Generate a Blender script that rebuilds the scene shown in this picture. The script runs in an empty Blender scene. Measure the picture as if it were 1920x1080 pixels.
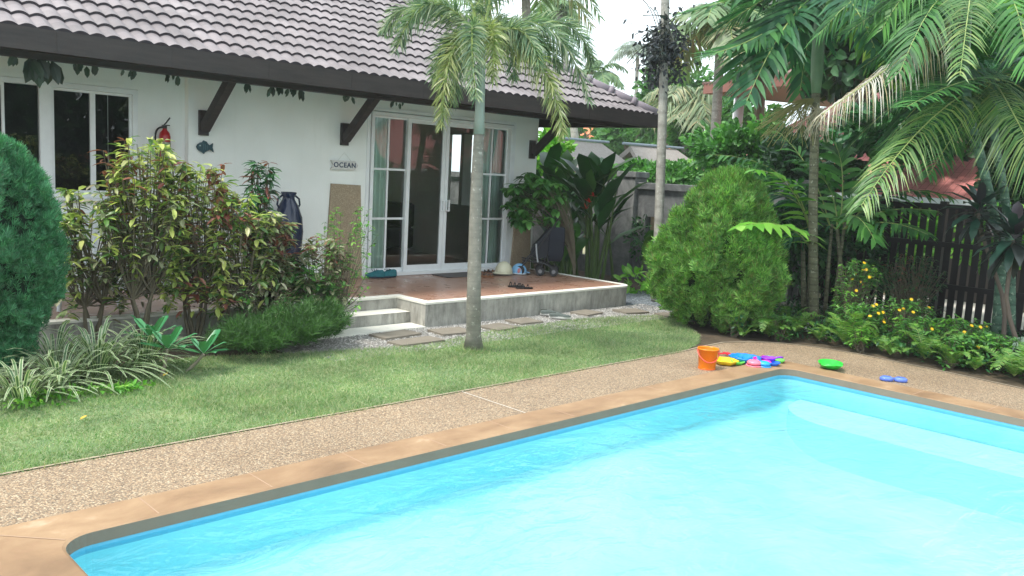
import bpy, math, random
import numpy as np
from mathutils import Matrix, Vector
rng = np.random.default_rng(7); random.seed(7)
A = np.array
sc = bpy.context.scene
# ------------------------------------------------------------------ camera
CAM = dict(f=1612.54, pitch=-.1341, roll=.0543, yaw=-.7738, H=1.7811)
def cam_axes():
    cy, sy = math.cos(CAM['yaw']), math.sin(CAM['yaw']); cp, sp = math.cos(CAM['pitch']), math.sin(CAM['pitch'])
    cr, sr = math.cos(CAM['roll']), math.sin(CAM['roll'])
    fw = A([-sy, cy, 0.]); rt = A([cy, sy, 0.]); u = A([0, 0, 1.])
    f2 = fw*cp+u*sp; u2 = u*cp-fw*sp
    return rt*cr+u2*sr, u2*cr-rt*sr, f2
CR, CU, CF = cam_axes(); CC = A([0, 0, CAM['H']])
def ray(x, y): return (x-960)/CAM['f']*CR-(y-540)/CAM['f']*CU+CF
def D(x, y, depth): return CC+ray(x, y)*depth            # a point read off the survey photo at a known distance
def PL(x, y, ax, v):
    d = ray(x, y); return CC+d*((v-CC[ax])/d[ax])
def G(x, y, z=0.): return PL(x, y, 2, z)
cd = bpy.data.cameras.new('camera'); cam = bpy.data.objects.new('camera', cd); sc.collection.objects.link(cam)
m = Matrix(((CR[0], CU[0], -CF[0], CC[0]), (CR[1], CU[1], -CF[1], CC[1]), (CR[2], CU[2], -CF[2], CC[2]), (0, 0, 0, 1)))
cam.matrix_world = m; cd.sensor_width = 36; cd.lens = CAM['f']/1920*36; cd.clip_end = 2000; cd.clip_start = .05
sc.camera = cam
# ------------------------------------------------------------------ light
SUN_EL, SUN_AZ = math.radians(62), math.atan2(.35, -1.0)    # direction towards the sun in plan
sd = A([math.cos(SUN_AZ)*math.cos(SUN_EL), math.sin(SUN_AZ)*math.cos(SUN_EL), math.sin(SUN_EL)])
w = bpy.data.worlds.new('World'); sc.world = w; w.use_nodes = True
nt = w.node_tree; nt.nodes.clear()
out = nt.nodes.new('ShaderNodeOutputWorld'); bg = nt.nodes.new('ShaderNodeBackground'); bg.inputs[1].default_value = .15
sky = nt.nodes.new('ShaderNodeTexSky'); sky.sky_type = 'NISHITA'; sky.sun_disc = False; sky.sun_elevation = SUN_EL
sky.sun_rotation = math.pi/2-SUN_AZ; sky.dust_density = 3; sky.air_density = 1.0
tc = nt.nodes.new('ShaderNodeTexCoord'); nz = nt.nodes.new('ShaderNodeTexNoise'); nz.inputs['Scale'].default_value = 1.6; nz.inputs['Detail'].default_value = 6
cr = nt.nodes.new('ShaderNodeValToRGB'); cr.color_ramp.elements[0].position = .25; cr.color_ramp.elements[0].color = (.35, .35, .35, 1); cr.color_ramp.elements[1].position = .55; cr.color_ramp.elements[1].color = (.95, .95, .95, 1)
mx = nt.nodes.new('ShaderNodeMix'); mx.data_type = 'RGBA'; mx.inputs['B'].default_value = (5.6, 6.3, 6.6, 1)
L = nt.links.new
L(tc.outputs['Generated'], nz.inputs['Vector']); L(nz.outputs['Fac'], cr.inputs['Fac']); L(cr.outputs['Color'], mx.inputs['Factor'])
L(sky.outputs['Color'], mx.inputs['A']); L(mx.outputs['Result'], bg.inputs['Color']); L(bg.outputs[0], out.inputs[0])
sl = bpy.data.lights.new('sun', 'SUN'); sl.energy = 1.9; sl.angle = math.radians(12); sl.color = (1, .95, .87)
so = bpy.data.objects.new('sun', sl); sc.collection.objects.link(so); so.rotation_euler = Vector(sd).to_track_quat('Z', 'Y').to_euler()
sc.view_settings.view_transform = 'Standard'; sc.view_settings.look = 'None'; sc.view_settings.exposure = 1.1; sc.view_settings.gamma = 1
sc.render.engine = 'CYCLES'; sc.cycles.max_bounces = 8; sc.cycles.transparent_max_bounces = 24
# ------------------------------------------------------------------ materials
def hx(h):
    c = [int(h[i:i+2], 16)/255 for i in (0, 2, 4)]
    return tuple(x/12.92 if x < .04045 else ((x+.055)/1.055)**2.4 for x in c)+(1,)
class NT:
    def __init__(s, name):
        s.m = bpy.data.materials.new(name); s.m.use_nodes = True; s.t = s.m.node_tree; s.t.nodes.clear()
        s.o = s.n('ShaderNodeOutputMaterial'); s.tc = s.n('ShaderNodeTexCoord')
    def n(s, t, **k):
        x = s.t.nodes.new(t)
        for a, b in k.items(): setattr(x, a, b)
        return x
    def l(s, a, b): s.t.links.new(a, b)
    def noise(s, scale, detail=5, rough=.55, vec=None, dist=0):
        x = s.n('ShaderNodeTexNoise'); x.inputs['Scale'].default_value = scale; x.inputs['Detail'].default_value = detail
        x.inputs['Roughness'].default_value = rough; x.inputs['Distortion'].default_value = dist
        s.l(vec or s.tc.outputs['Object'], x.inputs['Vector']); return x.outputs['Fac']
    def ramp(s, fac, stops, interp='LINEAR'):
        r = s.n('ShaderNodeValToRGB'); e = r.color_ramp; e.interpolation = interp
        while len(e.elements) < len(stops): e.elements.new(.5)
        for q, (p, c) in zip(e.elements, stops): q.position = p; q.color = c if len(c) == 4 else tuple(c)+(1,)
        s.l(fac, r.inputs[0]); return r.outputs[0]
    def mix(s, f, a, b, mode='MIX'):
        x = s.n('ShaderNodeMix', data_type='RGBA', blend_type=mode)
        for k, v in (('Factor', f), ('A', a), ('B', b)):
            i = x.inputs[k]
            if hasattr(v, 'links') or isinstance(v, bpy.types.NodeSocket): s.l(v, i)
            else: i.default_value = v
        return x.outputs['Result']
    def vecscale(s, v):
        x = s.n('ShaderNodeMapping'); x.inputs['Scale'].default_value = v; s.l(s.tc.outputs['Object'], x.inputs[0]); return x.outputs[0]
    def bsdf(s, col, rough=.6, bump=None, bs=.3, bd=.01, **k):
        b = s.n('ShaderNodeBsdfPrincipled')
        if isinstance(col, bpy.types.NodeSocket): s.l(col, b.inputs['Base Color'])
        else: b.inputs['Base Color'].default_value = col
        if isinstance(rough, bpy.types.NodeSocket): s.l(rough, b.inputs['Roughness'])
        else: b.inputs['Roughness'].default_value = rough
        for a, v in k.items(): b.inputs[a.replace('_', ' ')].default_value = v
        if bump is not None:
            u = s.n('ShaderNodeBump'); u.inputs['Strength'].default_value = bs; u.inputs['Distance'].default_value = bd
            s.l(bump, u.inputs['Height']); s.l(u.outputs[0], b.inputs['Normal'])
        return b
    def done(s, sh):
        s.l(sh.outputs[0] if hasattr(sh, 'outputs') else sh, s.o.inputs[0]); return s.m
MC = {}
def plain(name, h, rough=.55, h2=None, scale=8, bump=0, **k):
    if name in MC: return MC[name]
    q = NT(name); f = q.noise(scale)
    c = q.mix(f, hx(h), hx(h2)) if h2 else q.mix(f, hx(h), tuple(x*.82 for x in hx(h)[:3])+(1,))
    MC[name] = q.done(q.bsdf(c, rough, bump=q.noise(scale*6) if bump else None, bs=bump, **k)); return MC[name]
def leafm(name, cols, rough=.42, trans=.3, spec=.5):
    """leaf colours differ from leaf to leaf (random per island)"""
    q = NT(name); g = q.n('ShaderNodeNewGeometry')
    st = [(i/max(1, len(cols)-1), hx(c)) for i, c in enumerate(cols)]
    c = q.ramp(g.outputs['Random Per Island'], st)
    f = q.ramp(q.noise(1.7, 3), [(.3, (.72, .72, .72)), (.7, (1.25, 1.25, 1.25))])
    c = q.mix(1., c, f, 'MULTIPLY')
    b = q.bsdf(c, rough); b.inputs['Specular IOR Level'].default_value = spec
    t = q.n('ShaderNodeBsdfTranslucent'); q.l(q.mix(1., c, (1.25, 1.45, .75, 1), 'MULTIPLY'), t.inputs[0])
    x = q.n('ShaderNodeMixShader'); x.inputs[0].default_value = trans; q.l(b.outputs[0], x.inputs[1]); q.l(t.outputs[0], x.inputs[2])
    MC[name] = q.done(x); return MC[name]
# walls and paint
q = NT('white_wall'); f = q.ramp(q.noise(1.3, 7), [(.35, hx('eaebe7')), (.7, hx('f5f6f3'))]); f = q.mix(q.ramp(q.noise(2.2, 8, .7, vec=q.vecscale((2.5, 2.5, .25))), [(.52, (0, 0, 0)), (.78, (.2, .2, .19))]), f, hx('c4c2b8'))
M_wall = q.done(q.bsdf(f, .75, bump=q.noise(25), bs=.12))
M_white = plain('white_frame_paint', 'f2f4f5', .35)
q = NT('dark_wood'); f = q.ramp(q.noise(3, 6, vec=q.vecscale((1, 8, 8))), [(.3, hx('2a2423')), (.7, hx('3a312f'))])
M_dwood = q.done(q.bsdf(f, .6, bump=q.noise(30), bs=.1))
q = NT('roof_tile'); g = q.n('ShaderNodeNewGeometry')
f = q.ramp(q.noise(2.2, 7, .65), [(.25, hx('6e6768')), (.5, hx('807879')), (.75, hx('928b8c'))])
br = q.n('ShaderNodeTexBrick', offset=.0, squash=1.); q.l(q.vecscale((1/.2874, 1/.22, 1)), br.inputs['Vector']); br.inputs['Scale'].default_value = 1; br.inputs['Brick Width'].default_value = 1; br.inputs['Row Height'].default_value = 1; br.inputs['Mortar Size'].default_value = 0; br.inputs['Color1'].default_value = (.84, .84, .84, 1); br.inputs['Color2'].default_value = (1.1, 1.09, 1.1, 1); br.inputs['Mortar'].default_value = (1, 1, 1, 1)
f = q.mix(1., f, br.outputs['Color'], 'MULTIPLY')
f = q.mix(q.ramp(q.noise(14, 5), [(.55, (0, 0, 0)), (.8, (.35, .35, .35))]), f, hx('6f6468'))
M_roof = q.done(q.bsdf(f, .62, bump=q.noise(60), bs=.15, bd=.004))
M_lipshade = plain('tile_lip_shade', '3a3338', .8)  # dark colour paints the shade on the lip fronts between tile rows
# stained concrete
q = NT('stained_concrete'); n1 = q.noise(2.5, 8, .65); n2 = q.noise(7, 8, .7, vec=q.vecscale((1.6, 1.6, .35)))
c = q.ramp(n1, [(.3, hx('8f8d86')), (.55, hx('b4b1a8')), (.75, hx('cfccc3'))])
c = q.mix(q.ramp(n2, [(.42, (0, 0, 0)), (.68, (.8, .8, .8))]), c, hx('706e68'))
c = q.mix(q.ramp(q.noise(45, 3), [(.62, (0, 0, 0)), (.72, (.35, .35, .35))]), c, hx('55534e'))
M_conc = q.done(q.bsdf(c, .85, bump=q.noise(40), bs=.25, bd=.006))
q = NT('pale_step'); c = q.ramp(q.noise(3, 7, .6), [(.3, hx('d9d5c8')), (.7, hx('ece9df'))])
c = q.mix(q.ramp(q.noise(12, 6), [(.58, (0, 0, 0)), (.8, (.5, .5, .5))]), c, hx('b5b0a3'))
M_rim = q.done(q.bsdf(c, .75, bump=q.noise(60), bs=.15, bd=.004))
q = NT('terracotta_tile'); br = q.n('ShaderNodeTexBrick', offset=0.0, squash=1.0); q.l(q.tc.outputs['Object'], br.inputs['Vector'])
br.inputs['Scale'].default_value = 1; br.inputs['Brick Width'].default_value = .3; br.inputs['Row Height'].default_value = .3; br.inputs['Mortar Size'].default_value = .004
br.inputs['Color1'].default_value = hx('a67f6c'); br.inputs['Color2'].default_value = hx('a07966'); br.inputs['Mortar'].default_value = hx('a3806e')
c = q.mix(q.ramp(q.noise(5, 6), [(.3, (0, 0, 0)), (.8, (.3, .3, .3))]), br.outputs['Color'], hx('b48a74'))
M_terra = q.done(q.bsdf(c, q.ramp(q.noise(4), [(.3, (.22,)*3), (.7, (.42,)*3)])))
# pool deck: washed pebbles
def pebble(name, cols, scale, bump=.5, gap='6a5f50'):
    q = NT(name); v = q.n('ShaderNodeTexVoronoi'); v.inputs['Scale'].default_value = scale; q.l(q.tc.outputs['Object'], v.inputs['Vector'])
    sp = q.n('ShaderNodeSeparateColor'); q.l(v.outputs['Color'], sp.inputs[0])
    c = q.ramp(sp.outputs[0], [(i/(len(cols)-1), hx(k)) for i, k in enumerate(cols)])
    c = q.mix(q.ramp(v.outputs['Distance'], [(.35, (0, 0, 0)), (.75, (.75, .75, .75))]), c, hx(gap))
    c = q.mix(1., c, q.ramp(q.noise(.9, 7, .65), [(.3, (.80, .77, .74)), (.5, (1., 1., 1.)), (.7, (1.13, 1.12, 1.1))]), 'MULTIPLY')
    i = q.n('ShaderNodeMath', operation='SUBTRACT'); i.inputs[0].default_value = 1; q.l(v.outputs['Distance'], i.inputs[1])
    return q.done(q.bsdf(c, .7, bump=i.outputs[0], bs=bump, bd=.006))
M_deck = pebble('washed_pebble', ['5a4a3c', '8c7660', 'a68c70', 'b89f80', '7c6854', 'c8b69a', '9c8266', '90785f'], 110)
M_slabpeb = pebble('pebble_panel', ['8a7862', 'a5927a', 'b8a68c', '97866e', 'c4b59b'], 120, .35, '8a7a66')
M_gravel = pebble('grey_gravel', ['75726e', '928f8b', 'aeaba6', '9e9a92', 'c8c5bf', '827e79'], 42, .8, '6a6864')
M_dgravel = pebble('blue_grey_gravel', ['4b535a', '6c757c', '8c959c', '5a646c', 'b5bcc0'], 42, .8, '3c4248')
q = NT('coping_stone'); c = q.ramp(q.noise(1.6, 6, .6, vec=q.vecscale((1, 1.3, 1)), dist=.6), [(.3, hx('7c6248')), (.45, hx('917456')), (.6, hx('a28565')), (.68, hx('b8a186')), (.8, hx('c6b9a6'))])
c = q.mix(q.ramp(q.noise(30, 5), [(.5, (0, 0, 0)), (.8, (.3, .3, .3))]), c, hx('8f6a52'))
M_cop = q.done(q.bsdf(c, .6, bump=q.noise(35), bs=.1, bd=.004))
M_joint = plain('pale_joint', 'b0947c', .85, '9a7e66', 9)
M_copshade = plain('coping_edge_shaded', '867666', .8, '75685a', 6)  # greyer than the top: shade of the inner face is in the colour
M_bandshadow = plain('coping_shadow_band', '5aa6c4', .3, '6cb8d4', 20)  # darker blue band paints the shadow beneath the coping
q = NT('pool_plaster'); c = q.ramp(q.noise(1.2, 4), [(.3, hx('98dce6')), (.7, hx('b2e8ee'))]); M_pool = q.done(q.bsdf(c, .5))
M_skyglare = plain('pool_sky_glare', 'bfe6ea', .5, 'a6dee8', 2)  # pale tone imitates sky reflected on the water
q = NT('water'); 
gl = q.n('ShaderNodeBsdfGlossy'); gl.inputs['Roughness'].default_value = .02; tr = q.n('ShaderNodeBsdfTransparent'); tr.inputs[0].default_value = (.84, .97, .99, 1)
fr = q.n('ShaderNodeFresnel'); fr.inputs[0].default_value = 1.33; ms = q.n('ShaderNodeMixShader')
bu = q.n('ShaderNodeBump'); bu.inputs['Strength'].default_value = .7; bu.inputs['Distance'].default_value = .035
nn = q.n('ShaderNodeMath', operation='MULTIPLY_ADD'); nn.inputs[1].default_value = .35
q.l(q.noise(9, 3, .5, dist=.8), nn.inputs[0]); q.l(q.noise(2.2, 3, .5, vec=q.vecscale((1, 1.7, 1)), dist=1.2), nn.inputs[2]); q.l(nn.outputs[0], bu.inputs['Height'])
for s_ in (gl.inputs['Normal'], fr.inputs['Normal']): q.l(bu.outputs[0], s_)
q.l(fr.outputs[0], ms.inputs[0]); q.l(tr.outputs[0], ms.inputs[1]); q.l(gl.outputs[0], ms.inputs[2]); M_water = q.done(ms)
def glass(name, tint=(.92, .97, .95, 1)):
    q = NT(name); gl = q.n('ShaderNodeBsdfGlossy'); gl.inputs['Roughness'].default_value = .0; tr = q.n('ShaderNodeBsdfTransparent'); tr.inputs[0].default_value = tint
    fr = q.n('ShaderNodeFresnel'); fr.inputs[0].default_value = 1.7; ms = q.n('ShaderNodeMixShader')
    q.l(fr.outputs[0], ms.inputs[0]); q.l(tr.outputs[0], ms.inputs[1]); q.l(gl.outputs[0], ms.inputs[2]); return q.done(ms)
M_glass = glass('clear_glass')
q = NT('lawn_soil'); c = q.ramp(q.noise(2.2, 8, .7), [(.3, hx('56704a')), (.55, hx('74885a')), (.75, hx('989a74'))]); M_lawn = q.done(q.bsdf(c, .95, bump=q.noise(50), bs=.5, bd=.02))
q = NT('earth'); c = q.ramp(q.noise(3, 8, .7), [(.3, hx('3a3126')), (.55, hx('574a3a')), (.8, hx('7a6c58'))]); M_soil = q.done(q.bsdf(c, .95, bump=q.noise(40), bs=.6, bd=.02))
q = NT('outer_ground'); c = q.ramp(q.noise(.6, 8, .7), [(.3, hx('5c6a42')), (.6, hx('9a9478')), (.8, hx('b8b09a'))]); M_outer = q.done(q.bsdf(c, .95))
q = NT('grey_render'); c = q.ramp(q.noise(1.6, 9, .7, dist=1.), [(.28, hx('4a4c4e')), (.5, hx('6d6f70')), (.75, hx('9a9b9a'))])
c = q.mix(q.ramp(q.noise(3, 7, .7, vec=q.vecscale((1, 1, .3))), [(.5, (0, 0, 0)), (.75, (.6, .6, .6))]), c, hx('b4b4b0')); M_gwall = q.done(q.bsdf(c, .85, bump=q.noise(20), bs=.3, bd=.01))
M_fence = plain('black_stained_timber', '131011', .65, '1d1918', 5)
M_stone = plain('slate_slab', '6f675c', .8, '91897b', 7, .3)
def bark(name, a, b, ring=16, amt=.5, spots=None):
    q = NT(name); v = q.n('ShaderNodeTexWave', bands_direction='Z'); v.inputs['Scale'].default_value = ring*.159*2; v.inputs['Distortion'].default_value = 1.2; v.inputs['Detail'].default_value = 3
    q.l(q.tc.outputs['Object'], v.inputs['Vector'])
    c = q.ramp(q.noise(9, 7, .65), [(.3, hx(a)), (.7, hx(b))])
    c = q.mix(q.ramp(v.outputs['Fac'], [(.0, (amt,)*3), (.25, (0, 0, 0))]), c, tuple(x*.5 for x in hx(a)[:3])+(1,))
    if spots: c = q.mix(q.ramp(q.noise(26, 4), [(.6, (0, 0, 0)), (.68, (.8, .8, .8))]), c, hx(spots))
    return q.done(q.bsdf(c, .85, bump=v.outputs['Fac'], bs=.12, bd=.006))
M_bark = bark('palm_bark', '6c6a62', '8a877d', 14, .18, 'b0aea4')
M_bark2 = bark('slim_palm_bark', '85837c', 'a5a39a', 5, .3, 'bcbab2')
M_bark3 = bark('mossy_palm_bark', '5a5a45', '86836a', 11, .5, 'b0ae9a')
M_barkg = bark('green_cane', '3c5a48', '6a8a74', 8, .6, 'a8b8a0')
M_stem = plain('brown_stem', '7a7260', .85, '585040', 12)
M_shaft = plain('green_crownshaft', '7c8a80', .5, '929c92', 6)
M_shaft2 = plain('green_crownshaft_dark', '5c7a58', .5, '7a9470', 6)
M_rachis = plain('frond_midrib', '9aa860', .5, '7f9450', 6)
# leaves
LM = dict(
 fox=leafm('foxtail_leaf', ['4c6650', '5f7a62', '748c70', '8f9f80', 'a5ad8c'], .4, .35),
 foxy=leafm('foxtail_leaf_yellow', ['66784c', '82905c', 'a4a874', '6e8258', 'b4b488'], .4, .35),
 areca=leafm('areca_leaf', ['24522c', '326434', '42763c', '548846'], .5, .3, .3),
 arecad=leafm('areca_leaf_dark', ['1f4a34', '2a5c3c', '366c44', '4a7c4c'], .5, .25, .3),
 bright=leafm('bright_leaf', ['5c9c34', '72b040', '86bc50', '98c860'], .4, .4),
 arecay=leafm('areca_leaf_olive', ['3f6834', '507a3e', '68904c', '8a9c58'], .4, .35),
 dry=leafm('dry_frond_leaf', ['b0a898', 'c8c4ba', 'd6d4ce', '9a8c74', 'a8a078'], .7, .3),
 coco=leafm('coconut_leaf', ['6a8060', '7f9470', '94a080', 'a89f78'], .5, .3),
 cocog=leafm('coconut_leaf_green', ['4f7048', '64865a', '7a9468'], .5, .3),
 thuja=leafm('thuja_bright', ['4a8032', '5e963e', '78aa4c', '92be60', '3e722a', '8a8c50'], .6, .3),
 thujab=leafm('thuja_blue', ['2c6a48', '3c7e54', '509466', '66a87a', '30704a', '5a7c5c'], .6, .25),
 crot=leafm('yellow_green_leaf', ['68883c', '94a850', 'b4c064', 'ccd07c', '5c8040', '4c7038', 'ccc890'], .35, .3),
 crotd=leafm('mixed_dull_leaf', ['4c6c3c', '5f7e48', '7c905c', 'a0a680', 'bab898', '6c5c4c', '5a7844'], .4, .25),
 red=leafm('red_new_leaf', ['6c4038', '885044', '9c6854', '5c4038'], .35, .3),
 green=leafm('mid_green_leaf', ['34642e', '447838', '569044', '6ca050'], .4, .3),
 deep=leafm('deep_green_leaf', ['225034', '2c6036', '3a703c', '4a8042'], .35, .2),
 black=leafm('dark_tree_leaf', ['1e4028', '284e2e', '345e34', '44703c'], .45, .2),
 lime=leafm('lime_leaf', ['4c8c2c', '64a438', '7cb448', '94c058'], .4, .35),
 helic=leafm('paddle_leaf', ['245028', '2c5c2c', '3a6c30', '5c8c38', '285428'], .3, .25),
 plum=leafm('plumeria_leaf', ['3a7c50', '4a8c5c', '5c9c6c'], .25, .15, .7),
 var=leafm('variegated_green', ['4a6c44', '5c7c50', '6f8c5c'], .35, .2),
 varw=leafm('variegated_cream', ['c8cfa8', 'd8dcc0', 'b8c498'], .4, .25),
 feath=leafm('feathery_leaf', ['38602c', '467034', '567e3e', '2c4c26'], .6, .25),
 fern=leafm('fern_leaf', ['4c8034', '5f943e', '72a04a', '88a850'], .5, .3),
 ti=leafm('cordyline_leaf', ['2c4a40', '35584a', '3c4440', '453a42', '2f5044'], .3, .1, .6),
 farp=leafm('far_palm_leaf', ['6c7c70', '7c8c80', '8a988c'], .6, .2),
 grass=leafm('grass_blade', ['5c844c', '74985e', '8ea674', 'a4b286', 'b8b490', '668e58'], .6, .3),
 farg=leafm('far_tree_leaf', ['3a6a34', '4a7c3c', '5c8c48'], .6, .25),
 hang=leafm('hanging_dark_leaf', ['223026', '2c3c30', '344834'], .5, .05),
 yel=plain('yellow_petal', 'f2c818', .5), redf=plain('red_bract', 'd8361c', .5), purp=plain('lilac_petal', '9a96d8', .5), pinkf=plain('pale_pink_petal', 'e8ccb8', .5))
# ------------------------------------------------------------------ objects
OFF = {}
def tag(o, label, cat, group=None):
    o['label'] = label; o['category'] = cat
    if group: o['group'] = group
    return o
def thing(name, label, cat, loc=(0, 0, 0), group=None, rz=0):
    o = bpy.data.objects.new(name, None); sc.collection.objects.link(o); o.location = [float(x) for x in loc]
    o.rotation_euler = (0, 0, rz); o.empty_display_size = .1; OFF[o.name] = A(loc, float); return tag(o, label, cat, group)
class MB:
    def __init__(s): s.v = []; s.f = []; s.n = 0
    def add(s, V, F, mi=0):
        V = np.asarray(V, float).reshape(-1, 3)
        if isinstance(F, np.ndarray): s.f.append((F+s.n, mi))
        else:
            by = {}
            for q in F: by.setdefault(len(q), []).append(q)
            for k in by.values(): s.f.append((A(k)+s.n, mi))
        s.v.append(V); s.n += len(V); return s
    def box(s, a, b, mi=0, M=None):
        x0, y0, z0 = a; x1, y1, z1 = b
        V = A([(x, y, z) for z in (z0, z1) for x, y in ((x0, y0), (x1, y0), (x1, y1), (x0, y1))], float)
        if M is not None: V = V@A(M)[:3, :3].T+A(M)[:3, 3]
        return s.add(V, [(3, 2, 1, 0), (4, 5, 6, 7), (0, 1, 5, 4), (1, 2, 6, 5), (2, 3, 7, 6), (3, 0, 4, 7)], mi)
    def prism(s, pts, z0, z1, mi=0, side=None):
        n = len(pts); V = [(x, y, z0) for x, y in pts]+[(x, y, z1) for x, y in pts]
        s.add(V, [tuple(range(n-1, -1, -1)), tuple(range(n, 2*n))], mi)
        return s.add(V, [(i, (i+1) % n, (i+1) % n+n, i+n) for i in range(n)], mi if side is None else side)
    def tube(s, pts, r, n=8, mi=0, cap=True):
        P = np.asarray(pts, float); k = len(P); r = np.broadcast_to(np.asarray(r, float), (k,))
        T = np.gradient(P, axis=0); T /= np.linalg.norm(T, axis=1)[:, None]+1e-12
        ref = A([0, 0, 1.]) if abs(T[:, 2].mean()) < .8 else A([1., 0, 0])
        U = np.cross(T, ref); U /= np.linalg.norm(U, axis=1)[:, None]+1e-9; W = np.cross(T, U)
        a = np.linspace(0, 2*np.pi, n, endpoint=False)
        V = P[:, None]+r[:, None, None]*(np.cos(a)[None, :, None]*U[:, None]+np.sin(a)[None, :, None]*W[:, None])
        F = [(i*n+j, i*n+(j+1) % n, (i+1)*n+(j+1) % n, (i+1)*n+j) for i in range(k-1) for j in range(n)]
        if cap: F += [tuple(range(n-1, -1, -1)), tuple((k-1)*n+j for j in range(n))]
        return s.add(V.reshape(-1, 3), F, mi)
    def lathe(s, prof, c=(0, 0, 0), n=24, mi=0, sx=1, sy=1, M=None):
        a = np.linspace(0, 2*np.pi, n, endpoint=False)
        V = A([(r*math.cos(t)*sx, r*math.sin(t)*sy, z) for r, z in prof for t in a], float)
        if M is not None: V = V@A(M)[:3, :3].T
        V = V+A(c, float); k = len(prof)
        return s.add(V, [(i*n+j, i*n+(j+1) % n, (i+1)*n+(j+1) % n, (i+1)*n+j) for i in range(k-1) for j in range(n)], mi)
    def build(s, name, mats, parent=None, smooth=False, local=False, kind=None, bevel=0):
        me = bpy.data.meshes.new(name); V = np.concatenate(s.v) if s.v else np.zeros((0, 3))
        off = np.zeros(3)
        if parent is not None:
            off = OFF[parent.name]
            if not local: V = V-off
        me.vertices.add(len(V)); me.vertices.foreach_set('co', V.astype(np.float32).ravel())
        idx = []; tot = []; mi = []
        for F, k in s.f: idx.append(F.ravel()); tot.append(np.full(len(F), F.shape[1])); mi.append(np.full(len(F), k))
        idx = np.concatenate(idx).astype(np.int32); tot = np.concatenate(tot).astype(np.int32); mi = np.concatenate(mi).astype(np.int32)
        me.loops.add(len(idx)); me.loops.foreach_set('vertex_index', idx)
        me.polygons.add(len(tot)); st = np.concatenate([[0], np.cumsum(tot)[:-1]]).astype(np.int32)
        me.polygons.foreach_set('loop_start', st); me.polygons.foreach_set('loop_total', tot)
        me.polygons.foreach_set('material_index', mi); me.polygons.foreach_set('use_smooth', np.full(len(tot), smooth))
        me.update(calc_edges=True); me.validate()
        for q in (mats if isinstance(mats, (list, tuple)) else [mats]): me.materials.append(q)
        o = bpy.data.objects.new(name, me); sc.collection.objects.link(o)
        if parent is not None: o.parent = parent; OFF[o.name] = off
        if kind: o['kind'] = kind
        if bevel:
            b = o.modifiers.new('bevel', 'BEVEL'); b.width = bevel; b.segments = 2; b.limit_method = 'ANGLE'
        return o
def nrm(v): v = np.asarray(v, float); return v/(np.linalg.norm(v, axis=-1, keepdims=True)+1e-12)
# leaf templates: x along the leaf, y across, z up
def T_leaf(w=.35, droop=.15, fold=.06, wide=.45):
    c = lambda x: -droop*x*x
    V = A([(0, 0, 0), (wide*.75, 0, c(.35)), (wide+.3, 0, c(.75)), (1, 0, c(1)), (wide*.75, w*.5, c(.35)+fold), (wide+.3, w*.4, c(.75)+fold*.8), (wide*.75, -w*.5, c(.35)+fold), (wide+.3, -w*.4, c(.75)+fold*.8)])
    return V, [(0, 6, 1), (0, 1, 4), (1, 6, 7, 2), (1, 2, 5, 4), (2, 7, 3), (2, 3, 5)]
def T_quad(w=.4): return A([(0, 0, 0), (.5, w*.5, .04), (1, 0, -.08), (.5, -w*.5, .04)]), [(0, 3, 2, 1)]
def T_spray(n=6, w=.05, spread=1.1):
    V = []; F = []
    for i in range(n):
        a = (i/(n-1)-.5)*spread*2; l = 1-.35*abs(a); dx, dy = math.cos(a), math.sin(a); z = .12*math.sin(i*2.3)
        k = len(V); V += [(0, 0, 0), (dx*l*.55-dy*w, dy*l*.55+dx*w, z), (dx*l, dy*l, z*2), (dx*l*.55+dy*w, dy*l*.55-dx*w, z)]; F.append((k, k+1, k+2, k+3))
    return A(V), F
def inst(mb, T, pos, d, up, sc_, mi=0):
    V, F = T; pos = np.asarray(pos, float); N = len(pos)
    if N == 0: return
    X = nrm(d); Y = nrm(np.cross(np.broadcast_to(up, X.shape), X)+1e-6); Z = np.cross(X, Y)
    S = np.broadcast_to(np.asarray(sc_, float), (N,))[:, None, None]
    W = pos[:, None]+S*(V[None, :, 0:1]*X[:, None]+V[None, :, 1:2]*Y[:, None]+V[None, :, 2:3]*Z[:, None])
    k = len(V); W = W.reshape(-1, 3); base = mb.n; mb.v.append(W); mb.n += len(W)
    by = {}
    for f in F: by.setdefault(len(f), []).append(f)
    for f in by.values():
        f = A(f); mb.f.append(((f[None]+(np.arange(N)*k)[:, None, None]+base).reshape(-1, f.shape[1]), mi))
def rdir(n, zlo=-1, zhi=1):
    z = rng.uniform(zlo, zhi, n); a = rng.uniform(0, 2*np.pi, n); r = np.sqrt(np.maximum(0, 1-z*z)); return np.stack([r*np.cos(a), r*np.sin(a), z], 1)
def bez(a, b, c, t): t = np.asarray(t)[:, None]; return (1-t)**2*A(a)+2*t*(1-t)*A(b)+t*t*A(c)
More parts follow.
